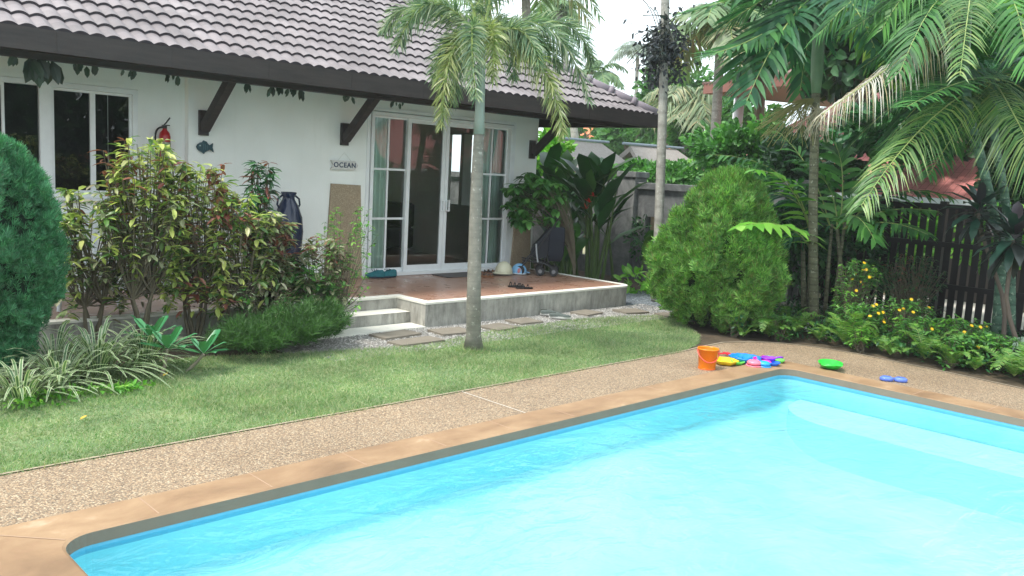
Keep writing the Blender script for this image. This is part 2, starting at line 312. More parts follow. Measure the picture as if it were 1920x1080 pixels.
def frond(mb, a, b, c, n=44, ll=.5, w=.035, droop=.35, lift=.25, fwd=.5, start=.12, plumose=False, two=None, r=.012, mi=0, mr=1, jit=.12, taper=.55):
    """midrib along a quadratic curve, leaflets as drooping strips on both sides (all round it when plumose)"""
    a, b, c = map(lambda q: A(q, float), (a, b, c))
    mb.tube(bez(a, b, c, np.linspace(0, 1, 9)), np.linspace(r, r*.25, 9), 5, mr, False)
    if plumose: s = rng.uniform(start, 1, n*2)
    else: s = np.repeat(np.linspace(start, 1, n), 2)+rng.normal(0, .25/n, 2*n)
    s = np.clip(s, start*.8, 1); N = len(s)
    P = bez(a, b, c, s); T = nrm(2*(1-s)[:, None]*(b-a)+2*s[:, None]*(c-b))
    up = A([0, 0, 1.]); S = np.cross(T, up); ln = np.linalg.norm(S, axis=1)
    S[ln < .25] = np.cross(T[ln < .25], nrm(A([.3, 1, .2]))); S = nrm(S); Nn = nrm(np.cross(S, T))
    if plumose:
        th = rng.uniform(0, 2*np.pi, N); L_ = np.cos(th)[:, None]*S+np.sin(th)[:, None]*Nn
    else:
        sd_ = np.tile([1., -1.], N//2)[:, None]; L_ = nrm(S*sd_+Nn*lift)
    d = nrm(L_+T*(fwd+.5*s[:, None])+rng.normal(0, jit, (N, 3)))
    prof = np.sin(np.pi*np.clip(.18+.78*s, 0, 1))**taper; L0 = ll*prof*rng.uniform(.85, 1.1, N)
    wd = nrm(np.cross(d, nrm(np.cross(d, T)+1e-6)))
    if plumose: wd = nrm(np.cross(d, rdir(N)))
    ks = A([0, .3, .65, 1.]); ws = A([.5, 1., .75, .02])
    Pk = P[:, None]+d[:, None]*(L0[:, None]*ks)[..., None]; Pk[..., 2] -= droop*L0[:, None]*ks**2
    Wk = wd[:, None]*(w*.5*ws)[None, :, None]*rng.uniform(.8, 1.2, N)[:, None, None]
    V = np.stack([Pk-Wk, Pk+Wk], 2).reshape(N, 8, 3)
    F = A([(0, 1, 3, 2), (2, 3, 5, 4), (4, 5, 7, 6)])
    mb.add(V.reshape(-1, 3), (F[None]+(np.arange(N)*8)[:, None, None]).reshape(-1, 4), mi)
def blob_leaves(n, c, r, clumps=20, cr_=.35, shell=.6, zmin=-1, power=1.):
    """points in light and dark clumps through an ellipsoid"""
    cd_ = rdir(clumps, zmin, 1)*rng.uniform(shell, 1, (clumps, 1)); k = rng.integers(0, clumps, n)
    off = rdir(n)*(rng.uniform(0, 1, (n, 1))**.5)*cr_*rng.uniform(.6, 1.3, (clumps, 1))[k]
    p = (cd_[k]+off); return A(c)+p*A(r), nrm(p+off*1.2)
def foliage(name, parent, mat, n, c, r, size, T=None, clumps=22, cr_=.38, shell=.55, zmin=-1, up=.3, mats=None):
    mb = MB(); p, o = blob_leaves(n, c, r, clumps, cr_, shell, zmin)
    d = nrm(o+rng.normal(0, .6, o.shape)+A([0, 0, up-.3])); 
    inst(mb, T or T_leaf(.45), p, d, rdir(n, .1, 1), size*rng.uniform(.6, 1.3, n)); return mb.build(name, mat, parent)
def sheet(name, pts, z, mat, kind='structure', parent=None):
    mb = MB(); mb.add([(x, y, z) for x, y in pts], [tuple(range(len(pts)))]); return mb.build(name, mat, parent, kind=kind)
# ------------------------------------------------------------------ ground
PY, PX0, PX1, PYN = 4.04, 1.15, 7.76, -6.0        # pool inner edges
def ring(outer, inner, z, name, mat):
    mb = MB(); x0, x1, y0, y1 = outer; a0, a1, b0, b1 = inner
    for q in ((x0, x1, b1, y1), (x0, x1, y0, b0), (x0, a0, b0, b1), (a1, x1, b0, b1)): mb.add([(q[0], q[2], z), (q[1], q[2], z), (q[1], q[3], z), (q[0], q[3], z)], [(0, 1, 2, 3)])
    return mb.build(name, mat, kind='structure')
ring((-400, 400, -400, 400), (.9, 8.05, -6.2, 4.2), -.03, 'ground', M_outer)
bed = [(-4, 5.0), (7.5, 5.0), (9.0, 4.5), (9.0, -8), (12.3, -8), (12.3, 20), (-4, 20)]
sheet('garden_soil', bed, -.012, M_soil)
LY = 5.095
lawn_pts = [(-4, LY), (7.55, LY), (8.15, 5.3), (8.6, 5.6), (8.9, 6.0), (9.35, 6.4), (9.3, 6.72), (8.6, 6.9), (7.85, 7.02), (6.3, 6.93), (5.4, 6.72), (4.6, 6.86), (4.1, 7.0), (3.3, 7.3), (2.6, 7.3), (1.6, 6.9), (-4, 6.9)]
sheet('lawn', lawn_pts, -.004, M_lawn)
gp = [(4.2, 6.4), (5.4, 6.4), (9.35, 6.2), (9.75, 6.6), (9.95, 7.2), (9.9, 7.6), (4.0, 7.95), (4.0, 6.9)]
sheet('gravel_path', gp, -.008, M_gravel)
sheet('dark_gravel', [(9.3, 6.95), (9.9, 6.2), (11.0, 6.5), (11.2, 7.4), (11.1, 8.3), (10.3, 12), (9.7, 12), (9.65, 7.7)], -.0035, M_dgravel)
# pool deck with curved corner
arc = [(7.6, LY), (8.0, 5.13), (8.4, 5.14), (8.75, 5.0), (9.0, 4.78), (9.17, 4.45), (9.24, 4.0), (9.2, 3.2), (9.1, 2.3), (9.08, -8)]
mb = MB()
co = (.88, 8.04, -6.3, 4.32)   # coping outer x0 x1 y0 y1
dk = [(-4, LY)]+arc+[(co[1], -8), (co[1], co[3]), (-4, co[3])]
mb.add([(x, y, .0) for x, y in [(-4, co[3]), (co[1], co[3]), (8.4, 5.14), (8.0, 5.13), (7.6, LY), (-4, LY)]], [(0, 1, 2, 3, 4, 5)])
mb.add([(x, y, .0) for x, y in [(co[1], co[3]), (co[1], -8), (9.08, -8), (9.1, 2.3), (9.2, 3.2), (9.24, 4.0), (9.17, 4.45), (9.0, 4.78), (8.75, 5.0), (8.4, 5.14)]], [tuple(range(10))])
mb.add([(-4, -8, 0), (co[0], -8, 0), (co[0], co[3], 0), (-4, co[3], 0)], [(0, 1, 2, 3)])
deck = mb.build('pool_deck', M_deck, kind='structure')
M_joint2 = plain('deck_joint_mortar', 'e0d6c8', .85)
mb = MB(); jx = 4.47
mb.add([(jx, co[3]+.003, .004), (jx+.009, co[3]+.003, .004), (jx+.009, LY-.002, .004), (jx, LY-.002, .004)], [(0, 1, 2, 3)])
mb.build('deck_joint', M_joint2, kind='structure')
mb = MB(); e = A([(-4, LY)]+arc, float); n_ = len(e)                # pale cement lip where deck meets lawn
dd = np.gradient(e, axis=0); nn_ = nrm(np.stack([-dd[:, 1], dd[:, 0]], 1)); o2 = e+nn_*.022
V = [(x, y, .006) for x, y in e]+[(x, y, .006) for x, y in o2]+[(x, y, -.03) for x, y in o2]
mb.add(V, [(i, i+1, i+1+n_, i+n_) for i in range(n_-1)]+[(i+n_, i+1+n_, i+1+2*n_, i+2*n_) for i in range(n_-1)]); mb.build('deck_lip', plain('cement_lip', 'b5a58e', .85, '8f8270', 5), kind='structure')
# coping ring with rounded inner corners, a real slab
def rring(x0, x1, y0, y1, r, k=8):
    P = []
    for cx, cy, a0 in ((x1-r, y1-r, 0), (x0+r, y1-r, 90), (x0+r, y0+r, 180), (x1-r, y0+r, 270)):
        for i in range(k+1): a = math.radians(a0+90*i/k); P.append((cx+r*math.cos(a), cy+r*math.sin(a)))
    return P
inn = rring(PX0, PX1, PYN, PY, .16); ou = rring(co[0]-.02, co[1], co[2], co[3], .03); n_ = len(inn)
mb = MB(); zt, zb = .022, -.045
V = [(x, y, zt-.006) for x, y in inn]+[(x+(x-3)*.0, y, zt) for x, y in rring(PX0-.012, PX1+.012, PYN-.012, PY+.012, .16)]+[(x, y, zt) for x, y in ou]+[(x, y, -.02) for x, y in ou]+[(x, y, zb) for x, y in inn]
F0 = [(i, (i+1) % n_, (i+1) % n_+n_, i+n_) for i in range(n_)]+[(i+n_, (i+1) % n_+n_, (i+1) % n_+2*n_, i+2*n_) for i in range(n_)]+[(i+2*n_, (i+1) % n_+2*n_, (i+1) % n_+3*n_, i+3*n_) for i in range(n_)]
mb.add(V, F0, 0); mb.add(V, [((i+1) % n_, i, i+4*n_, (i+1) % n_+4*n_) for i in range(n_)], 1)
mb.build('pool_coping', [M_cop, M_copshade], kind='structure')
mb = MB()                                                         # coping joints: thin pale mortar strips
for x in list(np.arange(1.62, 7.7, .61)): mb.box((x, PY+.014, zt), (x+.006, co[3]-.004, zt+.0015))
for y in list(np.arange(-3.9, 4.0, .61)): mb.box((PX1+.014, y, zt), (co[1]-.004, y+.006, zt+.0015)); mb.box((co[0]-.016, y, zt), (PX0-.014, y+.006, zt+.0015))
for cx, cy, sx_ in ((PX1, PY, 1), (PX0, PY, -1)):
    p0 = A([cx-sx_*.03, cy-.03, 0]); p1 = A([(co[1] if sx_ > 0 else co[0])-sx_*.01, co[3]-.01, 0]); t_ = nrm(p1-p0); s_ = A([-t_[1], t_[0], 0])*.004
    mb.add([p0-s_+A([0, 0, zt+.002]), p0+s_+A([0, 0, zt+.002]), p1+s_+A([0, 0, zt+.002]), p1-s_+A([0, 0, zt+.002])], [(0, 1, 2, 3)])
mb.build('coping_joints', M_joint, kind='structure')
mb = MB(); pin = rring(PX0-.005, PX1+.005, PYN-.005, PY+.005, .16)
for z0, z1, mi in ((-.045, -.085, 1), (-.085, -.3, 0)):
    mb.add([(x, y, z0) for x, y in pin]+[(x, y, z1) for x, y in pin], [((i+1) % n_, i, i+n_, (i+1) % n_+n_) for i in range(n_)], mi)
rg = [rring(PX0-.005+k, PX1+.005-k, PYN-.005+k, PY+.005-k, .16+k*.5) for k in (0, .2, .6, 1.5)]; V = [(x, y, z) for r_, z in zip(rg, (-.3, -.42, -.58, -.8)) for x, y in r_]
mb.add(V, [((i+1) % n_+j*n_, i+j*n_, i+(j+1)*n_, (i+1) % n_+(j+1)*n_) for j in range(3) for i in range(n_)]+[tuple(i+3*n_ for i in range(n_))], 0)
def sky_glare_ledge(x0, x1, y0, y1, r, z):
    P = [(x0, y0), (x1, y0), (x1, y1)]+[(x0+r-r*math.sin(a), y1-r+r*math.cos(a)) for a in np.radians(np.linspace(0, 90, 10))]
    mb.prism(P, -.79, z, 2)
sky_glare_ledge(PX1-.70, PX1-.01, -5.8, 3.84, .6, -.26)  # added ledge, shaped to imitate the pale sky reflections at this end
mb.build('pool_basin', [M_pool, M_bandshadow, M_skyglare], kind='structure')
mb = MB(); mb.add([(PX0-.004, PYN, -.062), (PX1+.004, PYN, -.062), (PX1+.004, PY+.004, -.062), (PX0-.004, PY+.004, -.062)], [(0, 1, 2, 3)]); mb.build('pool_water', M_water, kind='structure')
# grass blades: nobody could count them
def inpoly(p, poly):
    x, y = p[:, 0], p[:, 1]; c = np.zeros(len(p), bool); j = len(poly)-1
    for i in range(len(poly)):
        xi, yi = poly[i]; xj, yj = poly[j]
        c ^= ((yi > y) != (yj > y)) & (x < (xj-xi)*(y-yi)/(yj-yi+1e-12)+xi); j = i
    return c
p = np.stack([rng.uniform(.6, 9.5, 230000), LY-.012+2.26*rng.uniform(0, 1, 230000)], 1); p = p[inpoly(p+A([0, .014]), lawn_pts)]
den = np.sin(p[:, 0]*2.1+1)*np.cos(p[:, 1]*3.3)+np.sin(p[:, 0]*5.3+p[:, 1]*4.1)*.6; p = p[rng.uniform(-1.6, 1.4, len(p)) < den+.75]
pb = G(888, 655); ab = rng.uniform(0, 6.28, 1400); rb = rng.uniform(.085, .2, 1400); p = np.concatenate([p, np.stack([pb[0]+rb*np.cos(ab), pb[1]+rb*np.sin(ab)], 1)])
N = len(p); d = rdir(N, .25, 1); h = rng.uniform(.02, .055, N)*(1+.25*np.sin(p[:, 0]*3+p[:, 1]*2)); h[-1400:] *= 1.9; b = np.c_[p, np.full(N, -.004)]
s_ = nrm(np.cross(d, rdir(N)))*rng.uniform(.0015, .0032, (N, 1)); V = np.stack([b-s_, b+s_, b+d*h[:, None]], 1).reshape(-1, 3)
mb = MB(); mb.add(V, np.arange(3*N).reshape(-1, 3)); g = mb.build('grass', LM['grass'], kind='stuff'); tag(g, 'short green lawn grass between pool deck and house', 'grass')
# loose gravel chips on the path
p = np.stack([rng.uniform(4.2, 9.9, 16000), rng.uniform(6.5, 7.45, 16000)], 1); p = p[inpoly(p, gp)]; N = len(p)
mb = MB(); T = (A([(1, 0, 0), (-1, 0, 0), (0, .8, 0), (0, -.7, 0), (0, 0, .6), (0, 0, -.4)]), [(0, 2, 4), (2, 1, 4), (1, 3, 4), (3, 0, 4)])
inst(mb, T, np.c_[p, np.full(N, 0.0)], rdir(N, -.2, .2), A([0, 0, 1.]), rng.uniform(.005, .014, N))
q = NT('gravel_chip'); g_ = q.n('ShaderNodeNewGeometry'); c = q.ramp(g_.outputs['Random Per Island'], [(0, hx('706e6a')), (.5, hx('96938e')), (1, hx('c8c4be'))])
g = mb.build('gravel', q.done(q.bsdf(c, .8)), kind='stuff'); tag(g, 'loose pale gravel chips along the foot of the terrace', 'gravel')
# stepping stones
SS = [((742, 629), .50, .26, .08, 'dark grey stepping slab lying right in front of the bottom step'), ((780, 642), .55, .24, .05, 'grey stepping slab at the lawn edge, second from the steps'), ((846, 623), .42, .3, -.1, 'brownish stepping slab just left of the palm trunk'),
      ((935, 615), .38, .3, .1, 'stepping slab just right of the palm trunk'), ((983, 604), .36, .3, -.05, 'brown stepping slab left of the grey canvas shoes'), ((1100, 588), .36, .28, .12, 'narrow stepping slab right of the grey canvas shoes'), ((1183, 585), .4, .3, -.2, 'brown stepping slab off the rounded terrace corner'), ((1262, 592), .4, .3, -.3, 'stepping slab half under the bright cypress')]
for (px, a, b_, rz, lab) in SS:
    c = G(*px); mb = MB(); k = 8; pts = []
    for i, (sx_, sy_) in enumerate(((-1, -1), (0, -1.03), (1, -1), (1.02, 0), (1, 1), (0, .98), (-1, 1), (-1.02, 0))): pts.append((sx_*a/2+random.uniform(-.01, .01), sy_*b_/2+random.uniform(-.01, .01)))
    cs, sn = math.cos(rz), math.sin(rz); pts = [(c[0]+x*cs-y*sn, c[1]+x*sn+y*cs) for x, y in pts]
    mb.prism(pts, -.02, .022); o = mb.build('stepping_stone', M_stone, bevel=.006); tag(o, lab, 'stepping stone', 'stepping stones in the gravel path')
# ------------------------------------------------------------------ terrace
HP = .278; YP, XN, YN, XR, SY = 7.468, 5.962, 8.012, 9.715, 7.749
tr = thing('terrace', 'raised terracotta tiled terrace with pale rim and stained concrete sides', 'terrace', (7.5, 8, 0))
rr = .24; crn = [(XR-rr+rr*math.cos(a), YP+rr-rr*math.sin(a)) for a in np.radians(np.linspace(90, 0, 9))]
outl = [(-2, YN), (XN, YN), (XN, YP)]+crn+[(XR, 9.44), (9.715, 9.55), (-2, 9.55)]
mb = MB(); mb.prism(outl, -.05, HP-.012); mb.build('base', M_conc, tr)
rw = .12
inl = [(-2, YN+rw), (XN+rw, YN+rw), (XN+rw, YP+rw)]+[(XR-rw, YP+rw), (XR-rw, 9.5)]
rimo = [(-2, YN-.008), (XN-.008, YN-.008), (XN-.008, YP-.008)]+[(x+.006, y-.006) for x, y in crn]+[(XR+.008, 9.5)]
mb = MB()
def quadring(mb, O, I, z):
    # simple band between two open outlines: outline I has corners matched by index map
    pass
R1 = [rimo[0], rimo[1], rimo[2]]; 
segs = [(rimo[0], rimo[1], inl[1], inl[0]), (rimo[1], rimo[2], inl[2], inl[1])]
c2 = [rimo[2]]+[rimo[3]]
mb.add([(*p_, HP) for p_ in (rimo[2], rimo[3], inl[3], inl[2])], [(0, 1, 2, 3)])
for s4 in segs: mb.add([(*p_, HP) for p_ in s4], [(0, 1, 2, 3)])
fan = rimo[3:-1]; mb.add([(*p_, HP) for p_ in fan+[inl[3]]], [tuple(range(len(fan)+1))])
mb.add([(*p_, HP) for p_ in (rimo[-2], rimo[-1], inl[4], inl[3])], [(0, 1, 2, 3)])
n_ = len(rimo); mb.add([(*p_, HP) for p_ in rimo]+[(*p_, HP-.022) for p_ in rimo], [(i+1, i, i+n_, i+1+n_) for i in range(n_-1)])
mb.build('rim', M_rim, tr)
mb = MB(); mb.add([(*p_, HP-.004) for p_ in ((-2, YN+.05), (XN+.05, YN+.05), (XN+.05, YP+.05), (XR-.05, YP+.05), (XR-.05, 9.6), (-2, 9.6))], [(0, 1, 2, 3, 4, 5)]); mb.build('tile_floor', M_terra, tr)
mb = MB(); mb.box((4.55, SY, -.03), (XN-.002, YN+.01, .134), 1); mb.add([(4.545, SY-.006, .137), (XN-.003, SY-.006, .137), (XN-.003, YN-.002, .137), (4.545, YN-.002, .137)], [(0, 1, 2, 3)], 0); mb.build('step', [M_rim, M_conc], tr)
mb = MB(); mb.box((4.55, YP-.02, -.03), (XN-.002, SY-.002, .012), 0); mb.build('step', [M_rim], tr)
# ------------------------------------------------------------------ house
WY = 9.55; WL = 9.64; XC = 4.15; XE = 9.72
hs = thing('white_house', 'white rendered house with purple grey tiled hip roof and dark eaves', 'house', (5, 11, 0))
DX0, DX1, DZ = 6.56, 9.21, 2.49; WX0, WX1, WZ0, WZ1 = .9, 3.62, 1.27, 2.43
mb = MB()
def wallpanel(mb, x0, x1, y0, y1, z0, z1, holes):
    xs = sorted({x0, x1, *[h[0] for h in holes], *[h[1] for h in holes]})
    for a, b in zip(xs[:-1], xs[1:]):
        cuts = [(h[2], h[3]) for h in holes if h[0] <= a and h[1] >= b]
        z = z0
        for c0, c1 in sorted(cuts):
            if c0 > z: mb.box((a, y0, z), (b, y1, c0))
            z = c1
        if z < z1: mb.box((a, y0, z), (b, y1, z1))
wallpanel(mb, XC, XE, WY, WY+.18, -.02, 3.0, [(DX0, DX1, HP-.001, DZ)])
wallpanel(mb, -2, XC, WL, WL+.18, -.02, 3.0, [(WX0, WX1, WZ0, WZ1)])

SWH = [(10.62, 11.10, 1.18, 2.36), (11.18, 11.62, 1.18, 2.36)]
ysw = [WY+.18]+[v for h_ in SWH for v in h_[:2]]+[15.5]
for i_, (a_, b_) in enumerate(zip(ysw[:-1], ysw[1:])):
    if i_ % 2 == 0: mb.box((XE-.18, a_, -.02), (XE, b_, 3.0))
    else: mb.box((XE-.18, a_, -.02), (XE, b_, 1.18)); mb.box((XE-.18, a_, 2.36), (XE, b_, 3.0))
mb.box((-2, WL+.18, -.02), (-1.82, 15.5, 3.0))
wallpanel(mb, -2, XE, 15.5, 15.68, -.02, 3.0, [])
mb.build('wall', M_wall, hs)
# interior seen through the glass
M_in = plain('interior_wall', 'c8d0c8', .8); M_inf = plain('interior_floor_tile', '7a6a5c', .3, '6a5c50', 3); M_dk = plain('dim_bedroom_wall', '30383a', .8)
mb = MB()
mb.add([(4.4, 9.74, HP-.01), (9.54, 9.74, HP-.01), (9.54, 13.5, HP-.01), (4.4, 13.5, HP-.01)], [(0, 1, 2, 3)], 1)
mb.add([(4.4, 9.74, 2.8), (9.54, 9.74, 2.8), (9.54, 13.5, 2.8), (4.4, 13.5, 2.8)], [(3, 2, 1, 0)], 0)
mb.add([(4.4, 9.74, 0), (4.4, 13.5, 0), (4.4, 13.5, 2.8), (4.4, 9.74, 2.8)], [(0, 1, 2, 3)], 0)
wallpanel(mb, 4.4, 9.54, 13.5, 13.6, .2, 2.8, [])
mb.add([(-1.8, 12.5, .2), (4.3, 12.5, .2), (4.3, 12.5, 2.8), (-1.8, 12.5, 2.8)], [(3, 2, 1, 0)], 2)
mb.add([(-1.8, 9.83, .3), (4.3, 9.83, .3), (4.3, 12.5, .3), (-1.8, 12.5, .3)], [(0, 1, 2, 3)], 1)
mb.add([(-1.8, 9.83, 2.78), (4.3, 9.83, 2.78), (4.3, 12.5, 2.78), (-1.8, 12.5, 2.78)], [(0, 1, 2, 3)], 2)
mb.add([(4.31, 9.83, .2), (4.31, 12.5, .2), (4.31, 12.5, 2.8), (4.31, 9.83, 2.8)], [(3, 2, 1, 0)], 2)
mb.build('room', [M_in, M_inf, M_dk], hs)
# roof
SL = .58; EY, EZ, EX = 8.45, 2.78, 11.3
def rz_(y): return EZ+SL*(y-EY)
rows = 28; gy = .22; per = .1437; nx = 8
mb = MB(); xs = np.arange(-2.2, EX+.3, per/nx); ph = np.abs(np.sin(np.pi*(xs-.03)/per)); prof = .028*ph**.8
for r_ in range(rows):
    y0, y1 = EY+r_*gy-.01, EY+(r_+1)*gy+.02
    xa = np.minimum(xs, EX-(y0-EY)); xb = np.minimum(xs, EX-(y1-EY))
    low = np.stack([xa, np.full_like(xs, y0), rz_(y0)+prof+.022], 1); lip = low.copy(); lip[:, 2] -= .036; lip[:, 1] += .012
    hi = np.stack([xb, np.full_like(xs, y1), rz_(y1)+prof-.008], 1); n_ = len(xs)
    i = np.arange(n_-1); k = xs[:-1] < EX-(y0-EY)
    i = i[k]; mb.add(np.concatenate([low, hi]), np.stack([i, i+1, i+1+n_, i+n_], 1), 0)
    mb.add(np.concatenate([lip, low]), np.stack([i, i+1, i+1+n_, i+n_], 1), 1)
yt = EY+rows*gy
mb.add([(EX, EY, EZ), (EX, EY+2*(yt-EY), EZ), (EX-(yt-EY), yt, rz_(yt))], [(0, 1, 2)], 0)
mb.add([(-2.2, yt, rz_(yt)), (EX-(yt-EY), yt, rz_(yt)), (EX, EY+2*(yt-EY), EZ), (-2.2, EY+2*(yt-EY), EZ)], [(0, 1, 2, 3)], 0)
rf = mb.build('roof', [M_roof, M_lipshade], hs, smooth=False)
for p_ in rf.data.polygons: pass
# hip caps
hd = nrm(A([-1, 1, SL])); seg = .4
mb = MB(); Lh = 0
for i in range(20):
    a = A([EX-.03, EY+.03, EZ+.03])+hd*(seg*i); b = a+hd*(seg+.03)
    rad = [.088, .085, .075]; mb.tube([a, a+(b-a)*.5, b], rad, 12, 0); mb.tube([a+hd*(seg-.03), a+hd*(seg+.05)], [.105, .1], 12, 0)
mb.build('hip_ridge_caps', plain('ridge_cap_paint', '7c727a', .6, '8d838b', 5), hs, smooth=True)
# fascia, soffit, beam
mb = MB()
mb.box((-2.2, EY-.02, 2.60), (EX+.02, EY+.012, EZ+.012)); mb.box((EX-.012, EY+.012, 2.60), (EX+.02, EY+8, EZ+.012))
mb.box((-2.2, EY+.012, 2.62), (EX-.012, EY+.35, 2.64))
mb.add([(-2.2, EY+.36, 2.66), (EX-.012, EY+.36, 2.66), (EX-.012, 14, 2.72), (XE+.02, 14, 2.72), (XE+.02, 9.53, 2.72), (-2.2, 9.53, 2.72)], [(5, 4, 3, 2, 1, 0)])
for x in np.arange(-1.6, 11, 1.02): mb.box((x, EY-.023, 2.602), (x+.006, EY-.0205, EZ))
mb.build('fascia', M_dwood, hs)
mb = MB(); mb.box((-2.2, 8.8, 2.565), (10.85, 8.92, 2.70)); mb.box((10.73, 8.921, 2.566), (10.85, 14, 2.70)); mb.build('eaves_beam', M_dwood, hs)
mb = MB()   # rafters under the soffit
for x in np.arange(-1.8, 9.6, .6): mb.box((x, 8.925, 2.63), (x+.05, 9.53, 2.70))
mb.build('rafters', M_dwood, hs)
for x in (4.315, 6.175, 9.585):
    wy = WY; mb = MB()
    mb.box((x-.055, wy-.045, 2.0), (x+.055, wy-.002, 2.28)); pl = mb.build('bracket', M_dwood, hs, bevel=.004)
    mb = MB(); a = A([x, wy-.05, 2.08]); b = A([x, 8.86, 2.60]); t = nrm(b-a); s_ = A([1, 0, 0.]); u = np.cross(s_, t)
    V = [p_+s_*sx_*.045+u*su*.05 for p_ in (a, b+t*.05) for sx_, su in ((-1, -1), (1, -1), (1, 1), (-1, 1))]
    mb.add(V, [(3, 2, 1, 0), (4, 5, 6, 7), (0, 1, 5, 4), (1, 2, 6, 5), (2, 3, 7, 6), (3, 0, 4, 7)]); mb.build('strut', M_dwood, pl)
# window (left)
def frame(mb, x0, x1, z0, z1, t, y0, y1):
    mb.box((x0, y0, z0), (x1, y1, z0+t)); mb.box((x0, y0, z1-t), (x1, y1, z1)); mb.box((x0, y0, z0+t), (x0+t, y1, z1-t)); mb.box((x1-t, y0, z0+t), (x1, y1, z1-t))
wn = MB(); frame(wn, WX0, WX1, WZ0, WZ1, .05, WL-.03, WL+.06); wn.box((2.66, WL-.02, WZ0+.05), (2.77, WL+.05, WZ1-.05)); wn.box((1.25, WL-.02, WZ0+.05), (1.32, WL+.05, WZ1-.05))
wn = wn.build('window', M_white, hs)
for a, b in ((2.772, 3.17), (3.17, 3.568), (1.955, 2.352), (1.56, 1.957)):
    mb = MB(); frame(mb, a, b, WZ0+.052, WZ1-.052, .026, WL+.0, WL+.03); mb.build('sash', M_white, wn)
mb = MB(); mb.add([(WX0, WL+.02, WZ0), (WX1, WL+.02, WZ0), (WX1, WL+.02, WZ1), (WX0, WL+.02, WZ1)], [(0, 1, 2, 3)]); mb.build('pane', M_glass, wn)
mb = MB(); mb.box((WX0-.05, WL-.05, WZ0-.03), (WX1+.05, WL+.02, WZ0-.002)); mb.build('window_sill', M_white, wn)
mb = MB(); frame(mb, WX0-.055, WX1+.055, WZ0-.055, WZ1+.055, .05, WL-.014, WL+.02); mb.build('window_trim', M_wall, wn)
# sliding door
dr = MB(); z0, z1 = HP+.002, DZ-.02; YF = WY+.0
frame(dr, DX0+.03, DX1-.05, z0, z1, .045, YF-.03, YF+.09)
dr = dr.build('sliding_door', M_white, hs)
mb = MB(); frame(mb, DX0-.03, DX1+.012, HP-.08, DZ+.035, .045, WY-.016, WY+.03); mb.build('door_trim', M_white, dr)
bx_ = [6.60, 7.235, 7.86, 8.52, 9.12]
for k in range(4):
    a, b = bx_[k]-(.0 if k == 0 else .03), bx_[k+1]+.0; fx = k in (0, 3); y_ = YF+.045 if fx else YF+.005
    mb = MB(); t = .026 if fx else .058
    if k == 2: a = 7.885
    if k == 1: b = 7.88
    frame(mb, a, b, z0+.046, z1-.046, t, y_, y_+.035)
    mb.box((a+t, y_+.002, z0+.046+t), (b-t, y_+.03, z0+.046+t+.03))
    if fx:
        mb.box(((a+b)/2-.014, y_+.004, z0+.05+t+.026), ((a+b)/2+.014, y_+.03, z1-.05-t))
        for zz in (HP+.117+.665, HP+.117+1.33): mb.box((a+t, y_+.001, zz-.014), (b-t, y_+.032, zz+.014))
    o = mb.build('door_leaf', M_white, dr)
    mb = MB(); mb.add([(a+.01, y_+.018, z0+.06), (b-.01, y_+.018, z0+.06), (b-.01, y_+.018, z1-.06), (a+.01, y_+.018, z1-.06)], [(0, 1, 2, 3)]); mb.build('pane', M_glass, dr)
for x in (7.80, 7.905):
    mb = MB(); frame(mb, x, x+.065, 1.17, 1.33, .014, YF-.03, YF+.002); mb.build('door_handle', M_white, dr, bevel=.003)
# pebble panels on the wall
for (a, b, c, d_, z1_, nm) in ((5.935, 6.50, 6.0, 6.44, 1.50, ''), (9.26, 9.68, 9.3, 9.62, 1.30, '')):
    mb = MB(); y = WY-.03; V = [(a, y, HP), (b, y, HP), (d_, y, z1_), (c, y, z1_+.01), (a, WY-.001, HP), (b, WY-.001, HP), (d_, WY-.001, z1_), (c, WY-.001, z1_+.01)]
    mb.add(V, [(0, 1, 2, 3), (1, 5, 6, 2), (3, 2, 6, 7), (4, 0, 3, 7)]); mb.build('wall_panel', M_slabpeb, hs)
# curtains
def curtain(x0, x1, y, z0, z1, label):
    mb = MB(); xs_ = np.linspace(x0, x1, 40); yy = y+.025*np.sin((xs_-x0)*2*np.pi/.085+np.sin(xs_*9)); bot = 1+.0*xs_
    V = []
    for z in (z0, (z0+z1)/2, z1):
        f_ = 1 if z > z0 else 1.05
        V += [((x-x0)*f_+x0, y_, z) for x, y_ in zip(xs_, yy)]
    n_ = 40; F = [(j*n_+i, j*n_+i+1, (j+1)*n_+i+1, (j+1)*n_+i) for j in range(2) for i in range(n_-1)]
    mb.add(V, F); o = mb.build('curtain', MC.get('curt') or MC.setdefault('curt', plain('pale_green_curtain', 'e6f8ee', .9)), smooth=True); tag(o, label, 'curtain', 'curtains behind the sliding door')
curtain(6.78, 7.07, 9.82, HP+.02, 2.45, 'pale green curtain gathered at the left end of the sliding door')
curtain(8.74, 8.99, 9.82, HP+.02, 2.45, 'narrow pale green curtain behind the left half of the right fixed pane')
curtain(9.03, 9.36, 9.82, HP+.02, 2.45, 'wide pale green curtain at the far right end of the sliding door')
curtain(8.0, 8.35, 13.42, 1.0, 2.3, 'dim green curtain on the back wall inside the room')
